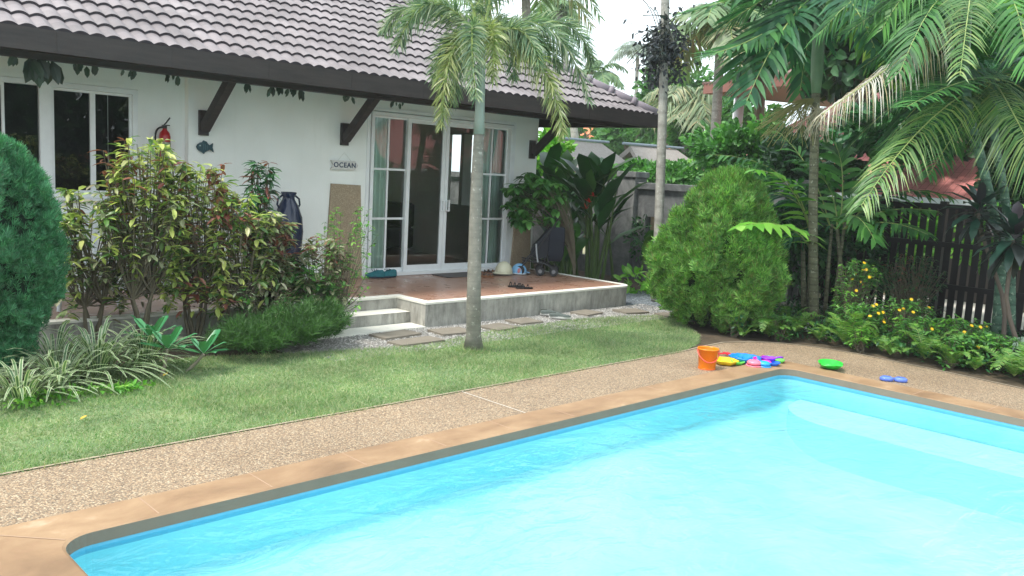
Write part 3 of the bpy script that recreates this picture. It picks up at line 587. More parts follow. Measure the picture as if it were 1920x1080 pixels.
# bed / table hints inside
t = thing('floor_lamp', 'yellow glowing lamp seen through the left door panes', 'lamp', (8.55, 12.4, HP))
mb = MB(); mb.lathe([(.14, 0), (.14, .02), (.012, .03), (.012, .9)], (8.55, 12.4, HP)); mb.build('stand', plain('lamp_metal', '555555', .4), t, smooth=True)
q = NT('lamp_glow'); em = q.n('ShaderNodeEmission'); em.inputs[0].default_value = hx('e8b850'); em.inputs[1].default_value = .22
mb = MB(); mb.lathe([(.26, .93), (.20, .97), (.05, 1.02)], (8.55, 12.4, HP)); mb.build('lamp_shade', q.done(em), t, smooth=True)
t = thing('sofa', 'dark sofa with a pale cloth seen through the door glass', 'sofa', (9.0, 12.6, HP))
M_sofa = plain('dark_cloth', '2a2e30', .9)
mb = MB(); mb.box((8.9, 12.3, HP+.05), (9.5, 13.3, HP+.42)); mb.build('seat', M_sofa, t, bevel=.05)
mb = MB(); mb.box((9.3, 12.3, HP+.42), (9.5, 13.3, HP+.85)); mb.build('backrest', M_sofa, t, bevel=.05)
# ------------------------------------------------------------------ wall ornaments
def text_mesh(txt, size, M, name, mat, parent, ext=.002, bold=.0):
    cu = bpy.data.curves.new('txt', 'FONT'); cu.body = txt; cu.size = size; cu.extrude = ext; cu.offset = bold; cu.align_x = 'CENTER'; cu.align_y = 'CENTER'; cu.space_character = 1.15
    o = bpy.data.objects.new('txt', cu); sc.collection.objects.link(o); bpy.context.view_layer.update()
    me = bpy.data.meshes.new_from_object(o.evaluated_get(bpy.context.evaluated_depsgraph_get())); bpy.data.objects.remove(o)
    me.transform(M); me.materials.clear(); me.materials.append(mat); o = bpy.data.objects.new(name, me); sc.collection.objects.link(o); o.parent = parent; OFF[o.name] = OFF[parent.name]; return o
t = thing('arrow_sign', 'weathered grey white wooden arrow sign reading OCEAN left of the sliding door', 'sign', (6.18, WY-.03, 1.75))
mb = MB(); pr_ = [(-.205, -.062), (.155, -.055), (.205, 0.0), (.155, .058), (-.205, .055), (-.165, -.003)]
V = [(x, -.012, z) for x, z in pr_]+[(x, .012, z) for x, z in pr_]; n_ = 6
mb.add(V, [(0, 5, 4, 3, 2, 1)[::-1], tuple(range(6, 12))[::-1]]+[((i+1) % n_, i, i+n_, (i+1) % n_+n_) for i in range(n_)]); mb.build('board', plain('weathered_board', 'e4e2de', .8, 'c4c2be', 14), t, local=True)
o = text_mesh('OCEAN', .088, Matrix.Rotation(math.pi/2, 4, 'X') @ Matrix.Identity(4), 'lettering', plain('navy_paint', '2c3c5c', .6), t, .001, .002); o.location = (0, -.0145, -.002)
mb = MB()   # serifs: the sign's capitals have slab feet
mb.tube([(-.1, 0, .055), (0, .01, .16), (.1, 0, .055)], .0015, 4); mb.build('hanging_string', plain('string', 'b5b0a5', .8), t, local=True)
t = thing('fish_plaque', 'small dark teal fish ornament on the white wall beneath the left bracket', 'ornament', (4.33, WY-.02, 1.87))
fo = [(-.095, .0), (-.085, .025), (-.05, .05), (-.03, .053), (-.015, .075), (.02, .062), (.035, .04), (.06, .018), (.095, .05), (.09, .0), (.105, -.05), (.06, -.02), (.03, -.04), (.0, -.055), (-.01, -.075), (-.03, -.06), (-.06, -.045), (-.085, -.025)]
mb = MB(); n_ = len(fo); V = [(x, -.012, z) for x, z in fo]+[(x, .012, z) for x, z in fo]+[(0, -.02, 0)]
mb.add(V, [(i, (i+1) % n_, 2*n_) for i in range(n_)]+[((i+1) % n_, i, i+n_, (i+1) % n_+n_) for i in range(n_)]); mb.build('body', plain('teal_paint', '1c3840', .5, '2c5560', 30), t, local=True)
mb = MB(); mb.lathe([(0, 0), (.008, 0), (.008, .004), (0, .004)], (0, 0, 0), 10, M=Matrix.Rotation(math.pi/2, 4, 'X')); o = mb.build('eye', plain('pale_eye', 'b0c0c0', .5), t, local=True); o.location = (-.06, -.014, .014)
mb = MB()
for x in (-.02, .0, .02): mb.box((x, -.02, -.03), (x+.004, -.0165, .035))
mb.build('scale_marks', plain('teal_light', '5a8088', .5), t, local=True)
FX, FY, FZ = 3.89, WL-.08, 1.60
t = thing('fire_extinguisher', 'red fire extinguisher with black hose hung on the wall beside the window', 'fire extinguisher', (FX, FY, FZ))
mb = MB(); mb.lathe([(0, 0), (.054, .0), (.06, .015), (.06, .36), (.05, .40), (.025, .43), (.022, .45)], n=24); mb.build('cylinder', plain('red_paint', 'b02020', .3), t, smooth=True, local=True)
mb = MB(); mb.lathe([(.024, .445), (.024, .475), (.0, .478)], n=12); mb.box((-.02, -.09, .475), (.02, .04, .485)); mb.tube([(0, .02, .485), (.0, -.04, .51), (.01, -.11, .56)], .008, 6); mb.build('valve_handle', plain('dark_metal', '2a2624', .4), t, local=True)
mb = MB(); mb.tube(bez((0, 0, .46), (-.13, -.03, .47), (-.11, -.02, .30), np.linspace(0, 1, 8)).tolist()+bez((-.11, -.02, .29), (-.1, -.02, .15), (-.075, -.02, .02), np.linspace(0, 1, 6)).tolist(), .011, 8); mb.build('hose', plain('black_rubber', '161616', .6), t, smooth=True, local=True)
mb = MB(); a = np.linspace(-2.6, -.4, 12); mb.add([(.0612*math.cos(x), .0612*math.sin(x), z) for z in (.13, .30) for x in a], [(i, i+1, i+13, i+12) for i in range(11)]); mb.build('label', plain('extinguisher_label', 'd0c8b8', .5, '3a5a4a', 26), t, smooth=True, local=True)
# urn
t = thing('urn', 'tall dark blue glazed urn against the white wall behind the shrubs', 'urn', (5.27, 9.3, HP))
mb = MB(); mb.lathe([(0, 0), (.09, 0), (.1, .03), (.13, .2), (.165, .45), (.18, .65), (.165, .82), (.12, .95), (.075, 1.03), (.07, 1.06), (.095, 1.11), (.09, 1.12), (.06, 1.06), (.05, .9)], n=32); mb.build('body', plain('blue_black_glaze', '1c2434', .12, '2c3450', 5), t, smooth=True, local=True)
for s_ in (-1, 1):
    mb = MB(); mb.tube([(s_*.085, 0, 1.08), (s_*.14, 0, 1.04), (s_*.15, 0, .97), (s_*.12, 0, .92)], .012, 8); mb.build('handle', plain('blue_black_glaze', '1c2434'), t, smooth=True, local=True)
# white garden chair half hidden behind the shrubs
t = thing('garden_chair', 'white plastic chair mostly hidden behind the yellow green shrubs', 'chair', (2.75, 8.75, HP))
M_pl = plain('white_plastic', 'eceef0', .4)
for sx_, sy_ in ((-1, -1), (1, -1), (1, 1), (-1, 1)):
    mb = MB(); mb.tube([(sx_*.27, sy_*.25, 0), (sx_*.23, sy_*.21, .42)], [.02, .026], 8); mb.build('leg', M_pl, t, local=True)
mb = MB(); mb.box((-.25, -.24, .41), (.25, .23, .44)); mb.build('seat', M_pl, t, local=True, bevel=.01)
mb = MB()
for x in np.linspace(-.21, .21, 6): mb.box((x-.02, .22, .46), (x+.02, .245, .84))
mb.box((-.24, .215, .84), (.24, .25, .9)); mb.build('backrest', M_pl, t, local=True, bevel=.008)
# door mat
c = A([8.0, 9.28, HP]); mb = MB(); mb.box((7.62, 9.08, HP), (8.55, 9.44, HP+.012)); o = mb.build('door_mat', plain('grey_mat', '6a6462', .95, '55504e', 60, .4), bevel=.004); tag(o, 'flat grey door mat before the sliding door', 'door mat')
# ------------------------------------------------------------------ shoes and small things
def sole(mb, L_, W_, z0, z1, mi=0, flare=0):
    pts = []
    for t_ in np.linspace(0, 2*np.pi, 20, endpoint=False):
        x = math.cos(t_); y = math.sin(t_); wd_ = W_*.5*(.82+.22*x-.12*math.cos(2*t_)); pts.append((x*L_/2, y*wd_))
    mb.prism(pts, z0, z1, mi)
def shoe(loc, rz, label, group, upper, solec, lace=None, L_=.27, high=.09, name='shoe'):
    t = thing(name, label, 'shoe', loc, group, rz)
    mb = MB(); sole(mb, L_, .1, 0, .022); mb.build('sole', solec, t, local=True, bevel=.004)
    mb = MB(); k = 10; sec = []
    for i, (x, hh, ww) in enumerate(((-.48, high*.8, .30), (-.40, high, .34), (-.2, high*.92, .36), (.0, high*.8, .38), (.18, high*.55, .42), (.36, high*.42, .38), (.47, high*.25, .22))):
        for j in range(k):
            a = math.pi*j/(k-1); sec.append((x*L_, math.cos(a)*ww*.1*1.15, .02+math.sin(a)**.7*hh))
    n_ = 7; mb.add(sec, [(i*k+j, (i+1)*k+j, (i+1)*k+j+1, i*k+j+1) for i in range(n_-1) for j in range(k-1) if not (i in (0, 1) and 3 <= j <= 5)]+[tuple(range(k)), tuple((n_-1)*k+j for j in range(k))[::-1]])
    mb.build('upper', upper, t, smooth=True, local=True)
    if lace:
        mb = MB()
        for x in (-.03, 0, .03): mb.tube([(x, -.03, .02+high*.75), (x+.008, 0, .02+high*.98), (x, .03, .02+high*.75)], .004, 5)
        mb.build('laces', lace, t, local=True)
    return t
teal = plain('teal_mesh', '1c8088', .7, '12404c', 40); navy = plain('navy_sole', '1c2c3c', .6); lgrey = plain('canvas_grey', '4c5450', .8, '5c6460', 20); wsole = plain('white_sole', 'dcdad4', .6)
a, b = G(702, 521, HP), G(726, 520, HP)
shoe((a[0], a[1], HP), 2.6, 'teal and navy running shoe, the left one of the pair at the door frame', 'teal running shoes', teal, navy, navy, .26, .10)
shoe((b[0], b[1], HP), 2.9, 'teal and navy running shoe, the right one of the pair at the door frame', 'teal running shoes', teal, navy, navy, .26, .10)
a, b = G(1050, 596, .02), G(1036, 591, .02)
shoe((a[0], a[1], .02), -.75, 'grey slip-on canvas shoe with white sole, the nearer one on the gravel', 'grey canvas shoes', lgrey, wsole, None, .28, .05)
shoe((b[0], b[1]+.03, .02), -.65, 'grey slip-on canvas shoe with white sole, the farther one by the terrace wall', 'grey canvas shoes', lgrey, wsole, None, .28, .05)
def sandal(loc, rz, label, group, solem, strapm, L_=.24, heel=.0, tilt=0):
    t = thing('sandal', label, 'sandal', loc, group, rz); t.rotation_euler = (tilt, 0, rz)
    mb = MB(); sole(mb, L_, .085, 0, .018+heel); mb.build('sole', solem, t, local=True, bevel=.004)
    for x, r in ((.05, .035), (-.02, .04), (-.08, .05)):
        mb = MB(); pts = [(x, .045*math.cos(a), .016+r*math.sin(a)) for a in np.linspace(0, math.pi, 9)]; mb.tube(pts, .006, 6); mb.build('strap', strapm, t, local=True)
    return t
tan = plain('tan_leather', '8a5a38', .55); brn = plain('dark_brown_leather', '3c2a20', .5); blk = plain('black_foam', '18181a', .7); gold = plain('bronze_leather', 'a8845c', .4)
for i, (px, rz, s1, s2, z, lab) in enumerate((((906, 513), 2.2, tan, brn, 0, 'tan leather sandal with dark straps nearest the palm trunk'), ((921, 512), 2.5, brn, gold, .0, 'bronze strapped sandal in the middle of the sandal heap'), ((912, 520), 1.9, tan, tan, 0, 'plain tan sandal lying in front of the sandal heap'), ((928, 505), 2.6, brn, brn, .0, 'dark brown sandal at the back of the heap beside the cream helmet'), ((908, 503), 2.0, brn, gold, .0, 'dark and bronze sandal at the back of the heap against the door sill'))):
    c = G(*px, HP); sandal((c[0], c[1], HP+z), rz, lab, 'sandals heaped by the door', s1, s2, .23, .004)
for px, lab in (((983, 541), 'black strappy flip-flop near the terrace edge, right one of the pair'), ((968, 538), 'black strappy flip-flop near the terrace edge, left one of the pair')):
    c = G(*px, HP); sandal((c[0], c[1], HP), -.5, lab, 'black flip-flops on the terrace', blk, blk, .24)
# helmets
def helmet(px, label, shell, trim, r=.13, sticker=None, rz=0):
    c = G(*px, HP); t = thing('helmet', label, 'helmet', (c[0], c[1], HP), None, rz)
    mb = MB(); pf = [(r*math.cos(a)*(1 if a > 0 else 1), .035+r*1.22*math.sin(a)) for a in np.linspace(-.18, math.pi/2-.001, 14)]; mb.lathe(pf, n=32, sx=1.12, sy=.95); mb.build('shell', shell, t, smooth=True, local=True)
    mb = MB(); mb.lathe([(r*.985, .006), (r*1.03, .01), (r*1.03, .022), (r*.97, .024)], n=32, sx=1.12, sy=.95); mb.build('edge_trim', trim, t, smooth=True, local=True)
    mb = MB(); mb.add([(r*1.05*math.cos(a)*1.12+k*.045*math.cos(a), r*math.sin(a)*.95+k*.045*math.sin(a), .05-k*.02) for k in (0, 1) for a in np.linspace(-.8, .8, 10)], [(i, i+1, i+11, i+10) for i in range(9)]); o = mb.build('peak', shell, t, smooth=True, local=True)
    if sticker:
        mb = MB(); cc = -1.75
        mb.add([((r*1.13)*1.12*math.cos(cc+x), (r*1.13)*.95*math.sin(cc+x)*.93, .06+z) for x, z in ((-.16, -.02), (.0, -.032), (.17, -.012), (.2, .03), (.05, .045), (-.13, .03))], [(0, 1, 2, 3, 4, 5)]); mb.build('sticker', sticker, t, local=True)
    return t
helmet((944, 515), 'cream helmet lying on the tiles at the right end of the door', plain('cream_shell', 'ddd8bc', .35), plain('grey_trim', '8f8b80', .6), .135, rz=3.6)
helmet((973, 514), 'pale blue child helmet with a red sticker beside the stroller wheels', plain('sky_blue_shell', '6aa8d8', .2, '9cc8e8', 12), plain('white_trim', 'd8e4ec', .5), .105, plain('red_sticker', 'c0303c', .4, 'c8a0a0', 60), rz=-.6)
# stroller: folding umbrella type, black
sb = G(1010, 514, HP); t = thing('stroller', 'black folding baby stroller parked at the right end of the terrace', 'stroller', (sb[0], sb[1]-.02, HP))
M_fab = plain('black_fabric', '1c1f24', .85, '282c34', 20); M_tube = plain('black_tube', '1a1a1c', .35); M_sil = plain('silver_tube', 'b8bcc0', .3); M_rub = plain('grey_black_rubber', '2e2e30', .7)
# stroller axis: faces left in the photo; local x = along photo right, y = depth
xr = nrm(A([CR[0], CR[1], 0])); yr = A([-xr[1], xr[0], 0.])
def SP(x, y, z): return OFF[t.name]+xr*x+yr*y+A([0, 0, z])
for s_ in (-.17, .17):
    mb = MB(); mb.tube([SP(-.30, s_, .09), SP(-.04, s_, .42), SP(.16, s_, .74), SP(.22, s_, .86)], .011, 8); mb.tube([SP(-.28, s_, .22), SP(.1, s_, .18), SP(.24, s_, .09)], .009, 8); mb.tube([SP(-.16, s_, .28), SP(.22, s_, .10)], .009, 8); mb.tube([SP(.0, s_, .09), SP(.1, s_, .34), SP(.16, s_, .5)], .009, 8); mb.build('side_frame', M_tube, t)
    mb = MB(); mb.tube([SP(-.085, s_-.02, .47), SP(-.07, s_-.02, .33), SP(-.045, s_-.02, .20)], .012, 8); mb.build('silver_strut', M_sil, t)
mb = MB(); mb.tube([SP(-.26, -.17, .19), SP(-.26, .17, .19)], .01, 8); mb.tube([SP(.22, -.17, .16), SP(.22, .17, .16)], .01, 8); mb.build('cross_bar', M_tube, t)
mb = MB(); pr_ = [(-.16, .30), (-.13, .42), (.0, .58), (.12, .72), (.17, .70), (.13, .48), (.08, .27), (-.05, .25)]
V = [SP(x, s_, z) for s_ in (-.16, .16) for x, z in pr_]; n_ = 8
mb.add(V, [tuple(range(n_)), tuple(range(2*n_-1, n_-1, -1))]+[((i+1) % n_, i, i+n_, (i+1) % n_+n_) for i in range(n_)]); mb.build('seat', M_fab, t, bevel=.01)
mb = MB(); V = []
for z, x0, x1, yy in ((.22, .12, .29, .15), (.30, .10, .32, .18), (.55, .10, .33, .19), (.72, .12, .32, .17)): V += [SP(x0, -yy, z), SP(x1, -yy, z), SP(x1+.02, 0, z), SP(x1, yy, z), SP(x0, yy, z)]
mb.add(V, [(j*5+i, j*5+(i+1) % 5, (j+1)*5+(i+1) % 5, (j+1)*5+i) for j in range(3) for i in range(5)]+[(4, 3, 2, 1, 0), (15, 16, 17, 18, 19)]); mb.build('hanging_bag', plain('blue_black_fabric', '161b26', .85, '1e2430', 12), t, bevel=.012)
for x, s_ in ((-.30, -.19), (-.30, .15), (.0, -.19), (.20, -.19), (.0, .17), (.22, .17)):
    for q_ in (0, .045):
        mb = MB(); c = SP(x, s_+q_, .068); al = nrm(yr+xr*.25)
        for rr_, ww in ((.066, .014),): mb.tube([c-al*ww, c+al*ww], rr_, 18)
        wh = mb.build('wheel', M_rub, t)
        mb = MB(); mb.tube([c-al*.0155, c+al*.0155], .03, 12); mb.build('hub', plain('grey_hub', '8c8c90', .4), wh)
# ------------------------------------------------------------------ pool toys
t = thing('toy_bucket', 'orange plastic bucket with red handle on the pebble deck', 'bucket', G(1325, 691))
mb = MB(); mb.lathe([(0, .004), (.078, .0), (.08, .006), (.096, .19), (.103, .19), (.103, .202), (.094, .202), (.092, .19), (.076, .012), (0, .012)], n=32); mb.build('body', plain('orange_plastic', 'ff8a10', .3), t, smooth=True, local=True)
mb = MB(); hp_ = nrm(A([CF[0], CF[1], 0])); hr = nrm(A([CR[0], CR[1], 0]))
pts = [tuple(hr*(-.104)*math.cos(a)+(-hp_)*(.104*math.sin(a)+.004*math.sin(a))+A([0, 0, .185-.105*math.sin(a)])) for a in np.linspace(0, math.pi, 16)]
mb.tube(pts, .006, 6); mb.build('handle', plain('coral_plastic', 'f05a48', .35), t, smooth=True, local=True)
mb = MB(); mb.lathe([(.082, -.001), (.084, .008), (.08, .012)], n=32); mb.build('base_ring', plain('orange_red_plastic', 'f06a10', .35), t, smooth=True, local=True)
def dish(px, label, mat, r=.12, h=.035, lobes=0, z=0, sy=1., cat='toy mould', name='toy_dish', rz=0, tilt=0):
    t = thing(name, label, cat, tuple(G(px[0], px[1])+A([0, 0, z])), 'plastic pool toys', rz); t.rotation_euler = (tilt, 0, rz)
    mb = MB(); n_ = 36; P = []
    for rr_, zz in ((.0, .004), (.72, .004), (.95, h), (1.05, h+.004), (1.05, h-.004), (.8, 0), (.0, 0)):
        for a in np.linspace(0, 2*np.pi, n_, endpoint=False):
            k = 1+(.08*math.cos(lobes*a) if lobes else 0); P.append((rr_*r*k*math.cos(a), rr_*r*k*math.sin(a)*sy, zz))
    mb.add(P, [(i*n_+j, i*n_+(j+1) % n_, (i+1)*n_+(j+1) % n_, (i+1)*n_+j) for i in range(6) for j in range(n_)]); mb.build('tray', mat, t, smooth=True, local=True)
    return t
t = dish((1360, 683), 'shallow yellow plastic sand mould beside the orange bucket', plain('yellow_plastic', 'f6d21c', .3), .115, .04, 6, .006)
mb = MB(); mb.tube([(-.05, -.02, .012), (.0, .03, .016), (.06, .01, .012)], .008, 6); mb.build('ridge', plain('yellow_plastic', 'f6d21c'), t, local=True)
t = dish((1397, 679), 'blue scalloped plastic dish behind the toy pile', plain('blue_plastic', '1c8ae8', .3), .15, .05, 12, .006)
mb = MB()
for i in range(8): a = i*math.pi/4; mb.tube([(0, 0, .01), (.07*math.cos(a), .07*math.sin(a), .02), (.12*math.cos(a), .12*math.sin(a), .03)], .007, 6)
mb.build('ribs', plain('blue_plastic', '1c8ae8'), t, local=True)
t = dish((1556, 692), 'bright green crab shaped plastic dish on the coping right of the pool corner', plain('green_plastic', '38d848', .3), .15, .045, 0, .022, .75, rz=.5)
mb = MB(); mb.lathe([(.0, .04), (.035, .042), (.045, .05), (.05, .045)], (-.15, .045, 0), 14); mb.lathe([(.0, .04), (.03, .042), (.04, .05)], (-.13, -.07, 0), 14); mb.build('lobes', plain('green_plastic', '38d848'), t, local=True)
def ball(px, r, label, mat, z=0, flat=.8, name='toy_cup'):
    t = thing(name, label, 'toy', tuple(G(px[0], px[1])+A([0, 0, z])), 'plastic pool toys')
    mb = MB(); mb.lathe([(r*math.cos(a), r*flat*(1+math.sin(a))*.9) for a in np.linspace(-.5, 1.5, 10)]+[(0, r*flat*1.8)], n=24); mb.build('dome', mat, t, smooth=True, local=True)
    mb = MB(); mb.lathe([(r*1.1, 0), (r*1.14, .006), (r*1.05, .012), (r*.9, .01)], n=24); mb.build('rim', mat, t, smooth=True, local=True); return t
pk, mg, pu, bl, gr, cy_ = (plain(a_, b_, .3) for a_, b_ in (('pink_plastic', 'f58098'), ('magenta_plastic', 'e828a0'), ('purple_plastic', '9038d8'), ('royal_plastic', '2c70e8'), ('lime_plastic', '70dc58'), ('aqua_plastic', '30a8f0')))
ball((1413, 690), .07, 'pale pink plastic cup upside down at the left front of the toy pile', pk, .022, .5)
ball((1432, 691), .062, 'aqua blue plastic cup upside down at the front of the toy pile', cy_, .022, .5)
t = thing('toy_rake', 'small red plastic rake lying behind the orange bucket', 'toy', tuple(G(1348, 667)+A([0, 0, .006])), 'plastic pool toys', -.6); rp = plain('red_plastic', 'e02838', .35)
mb = MB(); mb.tube([(-.12, 0, .012), (.06, 0, .018)], .009, 8); mb.build('handle', rp, t, local=True)
mb = MB(); mb.tube([(.07, -.05, .02), (.07, .05, .02)], .008, 6)
for y in (-.045, -.015, .015, .045): mb.tube([(.07, y, .02), (.12, y, .02), (.135, y, .005)], .006, 5)
mb.build('tines', rp, t, local=True)
for px, rz, lab, mat, z in (((1424, 681), .3, 'magenta plastic shovel at the back of the toy pile', mg, .02), ((1440, 685), -.5, 'purple plastic scoop on top of the toy pile', pu, .05), ((1457, 683), 1.1, 'lime green plastic scoop at the right of the toy pile', gr, .02), ((1383, 684), .8, 'lime green plastic ring lying between yellow and blue dishes', gr, .006), ((1447, 689), 2.1, 'royal blue plastic scoop at the right front of the toy pile', bl, .025)):
    t = thing('toy_scoop', lab, 'toy', tuple(G(*px)+A([0, 0, z])), 'plastic pool toys', rz)
    mb = MB(); n_ = 24; P = []
    for rr_, zz in ((.0, .004), (.6, .004), (.95, .03), (1.05, .034), (1.05, .026), (.7, 0)):
        for a in np.linspace(0, 2*np.pi, n_, endpoint=False): P.append((rr_*.065*math.cos(a)*1.15, rr_*.065*math.sin(a), zz))
    mb.add(P, [(i*n_+j, i*n_+(j+1) % n_, (i+1)*n_+(j+1) % n_, (i+1)*n_+j) for i in range(5) for j in range(n_)]); mb.build('bowl', mat, t, smooth=True, local=True)
    mb = MB(); mb.tube([(.07, 0, .025), (.13, 0, .03), (.16, 0, .028)], .011, 8); mb.build('handle', mat, t, smooth=True, local=True)
ball((1436, 688), .05, 'pink plastic star cup in the middle of the toy pile', plain('hot_pink_plastic', 'f048b8', .3), .03, .45)
t = thing('swim_goggles', 'crumpled blue see-through plastic toy on the deck by the right coping', 'toy', tuple(G(1675, 715)+A([0, 0, .0])), None, -.9)
mbm = plain('clear_blue_plastic', '3c62d8', .12, '7c98e8', 30)
for s_ in (-1, 1):
    mb = MB(); mb.lathe([(.03, 0), (.06, .005), (.062, .03), (.04, .045), (.0, .04)], (s_*.065, 0, 0), 16, sy=.8); mb.build('cup', mbm, t, smooth=True, local=True)
mb = MB(); mb.tube([(-.12, 0, .02), (-.1, .07, .012), (0, .09, .01), (.1, .07, .012), (.12, 0, .02)], .009, 6); mb.build('strap', mbm, t, smooth=True, local=True)
# ------------------------------------------------------------------ boundary wall and fence
BX = 12.3
t = thing('boundary_wall', 'weathered grey rendered garden wall with narrow slots and a coping', 'wall', (BX, 9, 0))
mb = MB(); slots = [(9.10, 9.30, .30, 1.13), (10.65, 10.85, .30, 1.13), (12.2, 12.4, .3, 1.13)]
ys = [6.4]+sorted(v for s4 in slots for v in s4[:2])+[20]
for i, (a, b) in enumerate(zip(ys[:-1], ys[1:])):
    if i % 2 == 0: mb.box((BX, a, -.05), (BX+.14, b, 1.60))
    else: mb.box((BX, a, -.05), (BX+.14, b, .30)); mb.box((BX, a, 1.13), (BX+.14, b, 1.60))
mb.build('panel', M_gwall, t)
mb = MB(); mb.box((BX-.06, 6.4, 1.60), (BX+.2, 9.52, 1.72)); mb.box((BX-.06, 9.92, 1.60), (BX+.2, 20, 1.72)); mb.build('coping', M_gwall, t, bevel=.01)
for y in (6.42, 9.52, 12.9):
    mb = MB(); mb.box((BX-.1, y, -.05), (BX+.24, y+.38, 1.80)); mb.box((BX-.13, y-.03, 1.80), (BX+.27, y+.41, 1.90)); mb.build('pier', M_gwall, t, bevel=.01)
for s4 in slots:
    mb = MB(); frame(mb, 0, 0, 0, 0, 0, 0, 0) if 0 else None
    for a, b in ((s4[0]-.03, s4[0]-.001), (s4[1]+.001, s4[1]+.03)): mb.box((BX-.02, a, s4[2]-.03), (BX-.001, b, s4[3]+.03))
    mb.build('slot_surround', plain('grey_trim_render', '8c8e8e', .8), t)
t = thing('slat_fence', 'black timber fence of upright boards with light showing through the gaps', 'fence', (BX, 2, 0))
mb = MB()
for y in np.arange(6.3, -4, -.1193): mb.box((BX, y-.085, .05), (BX+.018, y, 1.62))
mb.build('boards', M_fence, t)
for z in (.06, .53, 1.09, 1.60):
    mb = MB(); mb.box((BX-.045, -4, z), (BX-.001, 6.36, z+.065)); mb.build('rail', M_fence, t)
for y in (6.25, 4.4, 2.5, .6, -1.3):
    mb = MB(); mb.box((BX+.02, y-.09, -.02), (BX+.11, y, 1.70)); mb.build('post', M_fence, t)
mb = MB(); mb.box((BX-.09, -4, -.03), (BX+.1, 6.38, .045)); mb.build('footing', plain('pale_concrete', 'a8a8a4', .85, '8a8a86', 5), t)
# ------------------------------------------------------------------ palms
def trunkmb(pts, r, n=12): mb = MB(); mb.tube(pts, r, n); return mb
def curve_pts(pts, k=14):
    P = A(pts, float); t_ = np.linspace(0, len(P)-1, k); i = np.minimum(t_.astype(int), len(P)-2); f_ = t_-i; f_ = f_[:, None]; return P[i]*(1-f_)+P[i+1]*f_
dF = 8.42
t = thing('foxtail_palm', 'foxtail palm with grey ringed trunk standing in the lawn before the terrace', 'palm', G(888, 655))
base = G(888, 655); TP = [base+A([0, 0, -.02]), D(888, 560, dF), D(892, 400, dF), D(896, 300, dF), D(898, 252, dF)]
r_ = np.interp(np.linspace(0, 1, 14), [0, .04, .3, .7, 1], [.108, .076, .068, .056, .05]); trunkmb(curve_pts(TP), r_, 16).build('trunk', M_bark, t, smooth=True)
trunkmb(curve_pts([D(898, 253, dF), D(900, 195, dF), D(903, 120, dF), D(905, 60, dF)], 8), np.linspace(.055, .032, 8), 12).build('crownshaft', M_shaft, t, smooth=True)
o_ = D(904, 80, dF)
FX_ = [((800, -75), (742, 95), -.3, 'fox'), ((835, 30), (828, 236), -.5, 'foxy'), ((872, -20), (893, 185), -1.1, 'fox'), ((1040, -35), (1105, 190), .2, 'fox'), ((1030, 60), (1056, 252), -.5, 'foxy'), ((950, -30), (965, 150), .5, 'fox'),
       ((860, -110), (800, -130), .2, 'fox'), ((930, -100), (990, -160), 0, 'fox'), ((820, -30), (775, 20), .6, 'fox'), ((840, 40), (812, 150), -.2, 'fox'), ((760, -40), (720, 60), .3, 'fox'), ((1000, 20), (1050, 130), .3, 'fox'), ((870, 20), (850, 190), .3, 'fox'), ((1080, -20), (1110, 120), .6, 'fox'), ((930, 0), (925, 150), -.8, 'foxy'), ((985, 10), (1010, 120), -.4, 'fox'), ((905, -90), (905, -170), .3, 'fox')]
for (b_, c_, dz, mk) in FX_:
    mb = MB(); frond(mb, o_, D(*b_, dF+dz*.6), D(*c_, dF+dz), n=165, ll=.23, w=.013, droop=.35, fwd=.6, start=.14, plumose=True, r=.014, taper=.5)
    mb.build('frond', [LM[mk], M_rachis], t)
# slim grey palm
t = thing('slim_palm', 'slender pale grey palm trunk left of the bright cypress, dark fruit bunch near its top', 'palm', G(1230, 565))
dS = float((G(1230, 565)-CC)@CF); P_ = [G(1230, 565), D(1231, 540, dS), D(1236, 400, dS), D(1243, 200, dS), D(1245, 100, dS), D(1249, -60, dS), D(1252, -260, dS)]
trunkmb(curve_pts(P_, 18), np.linspace(.075, .06, 18), 14).build('trunk', M_bark2, t, smooth=True)
mb = MB(); c = D(1243, 90, dS); N = 1000; p = c+rng.normal(0, 1, (N, 3))*A([.15, .15, .24]); p[:, 2] -= .05
inst(mb, (T_leaf(.5, .5)), p, rdir(N, -1, -.1), rdir(N), rng.uniform(.05, .11, N)); mb2 = MB()
for i in range(60):
    e_ = c+rng.normal(0, 1, 3)*A([.2, .2, .3]); mb2.tube(bez(c+A([0, 0, rng.uniform(-.1, .5)]), (c+e_)/2+A([0, 0, .25]), e_, np.linspace(0, 1, 6)), .007, 4, 0, False)
mb2.build('fruit_stalks', plain('dark_stalk', '3c4438', .8), t)
mb.build('fruit_bunch', leafm('dark_fruit', ['2a3036', '343c40', '242a30', '3e4a44'], .6, .05), t)
for ang in np.linspace(0, 2*np.pi, 8)[:-1]:
    mb = MB(); o2_ = P_[-1]; dv = A([math.cos(ang), math.sin(ang), 0]); frond(mb, o2_, o2_+dv*.7+A([0, 0, .7]), o2_+dv*1.7+A([0, 0, -.3]), 36, .5, .04, .4); mb.build('frond', [LM['areca'], M_rachis], t)
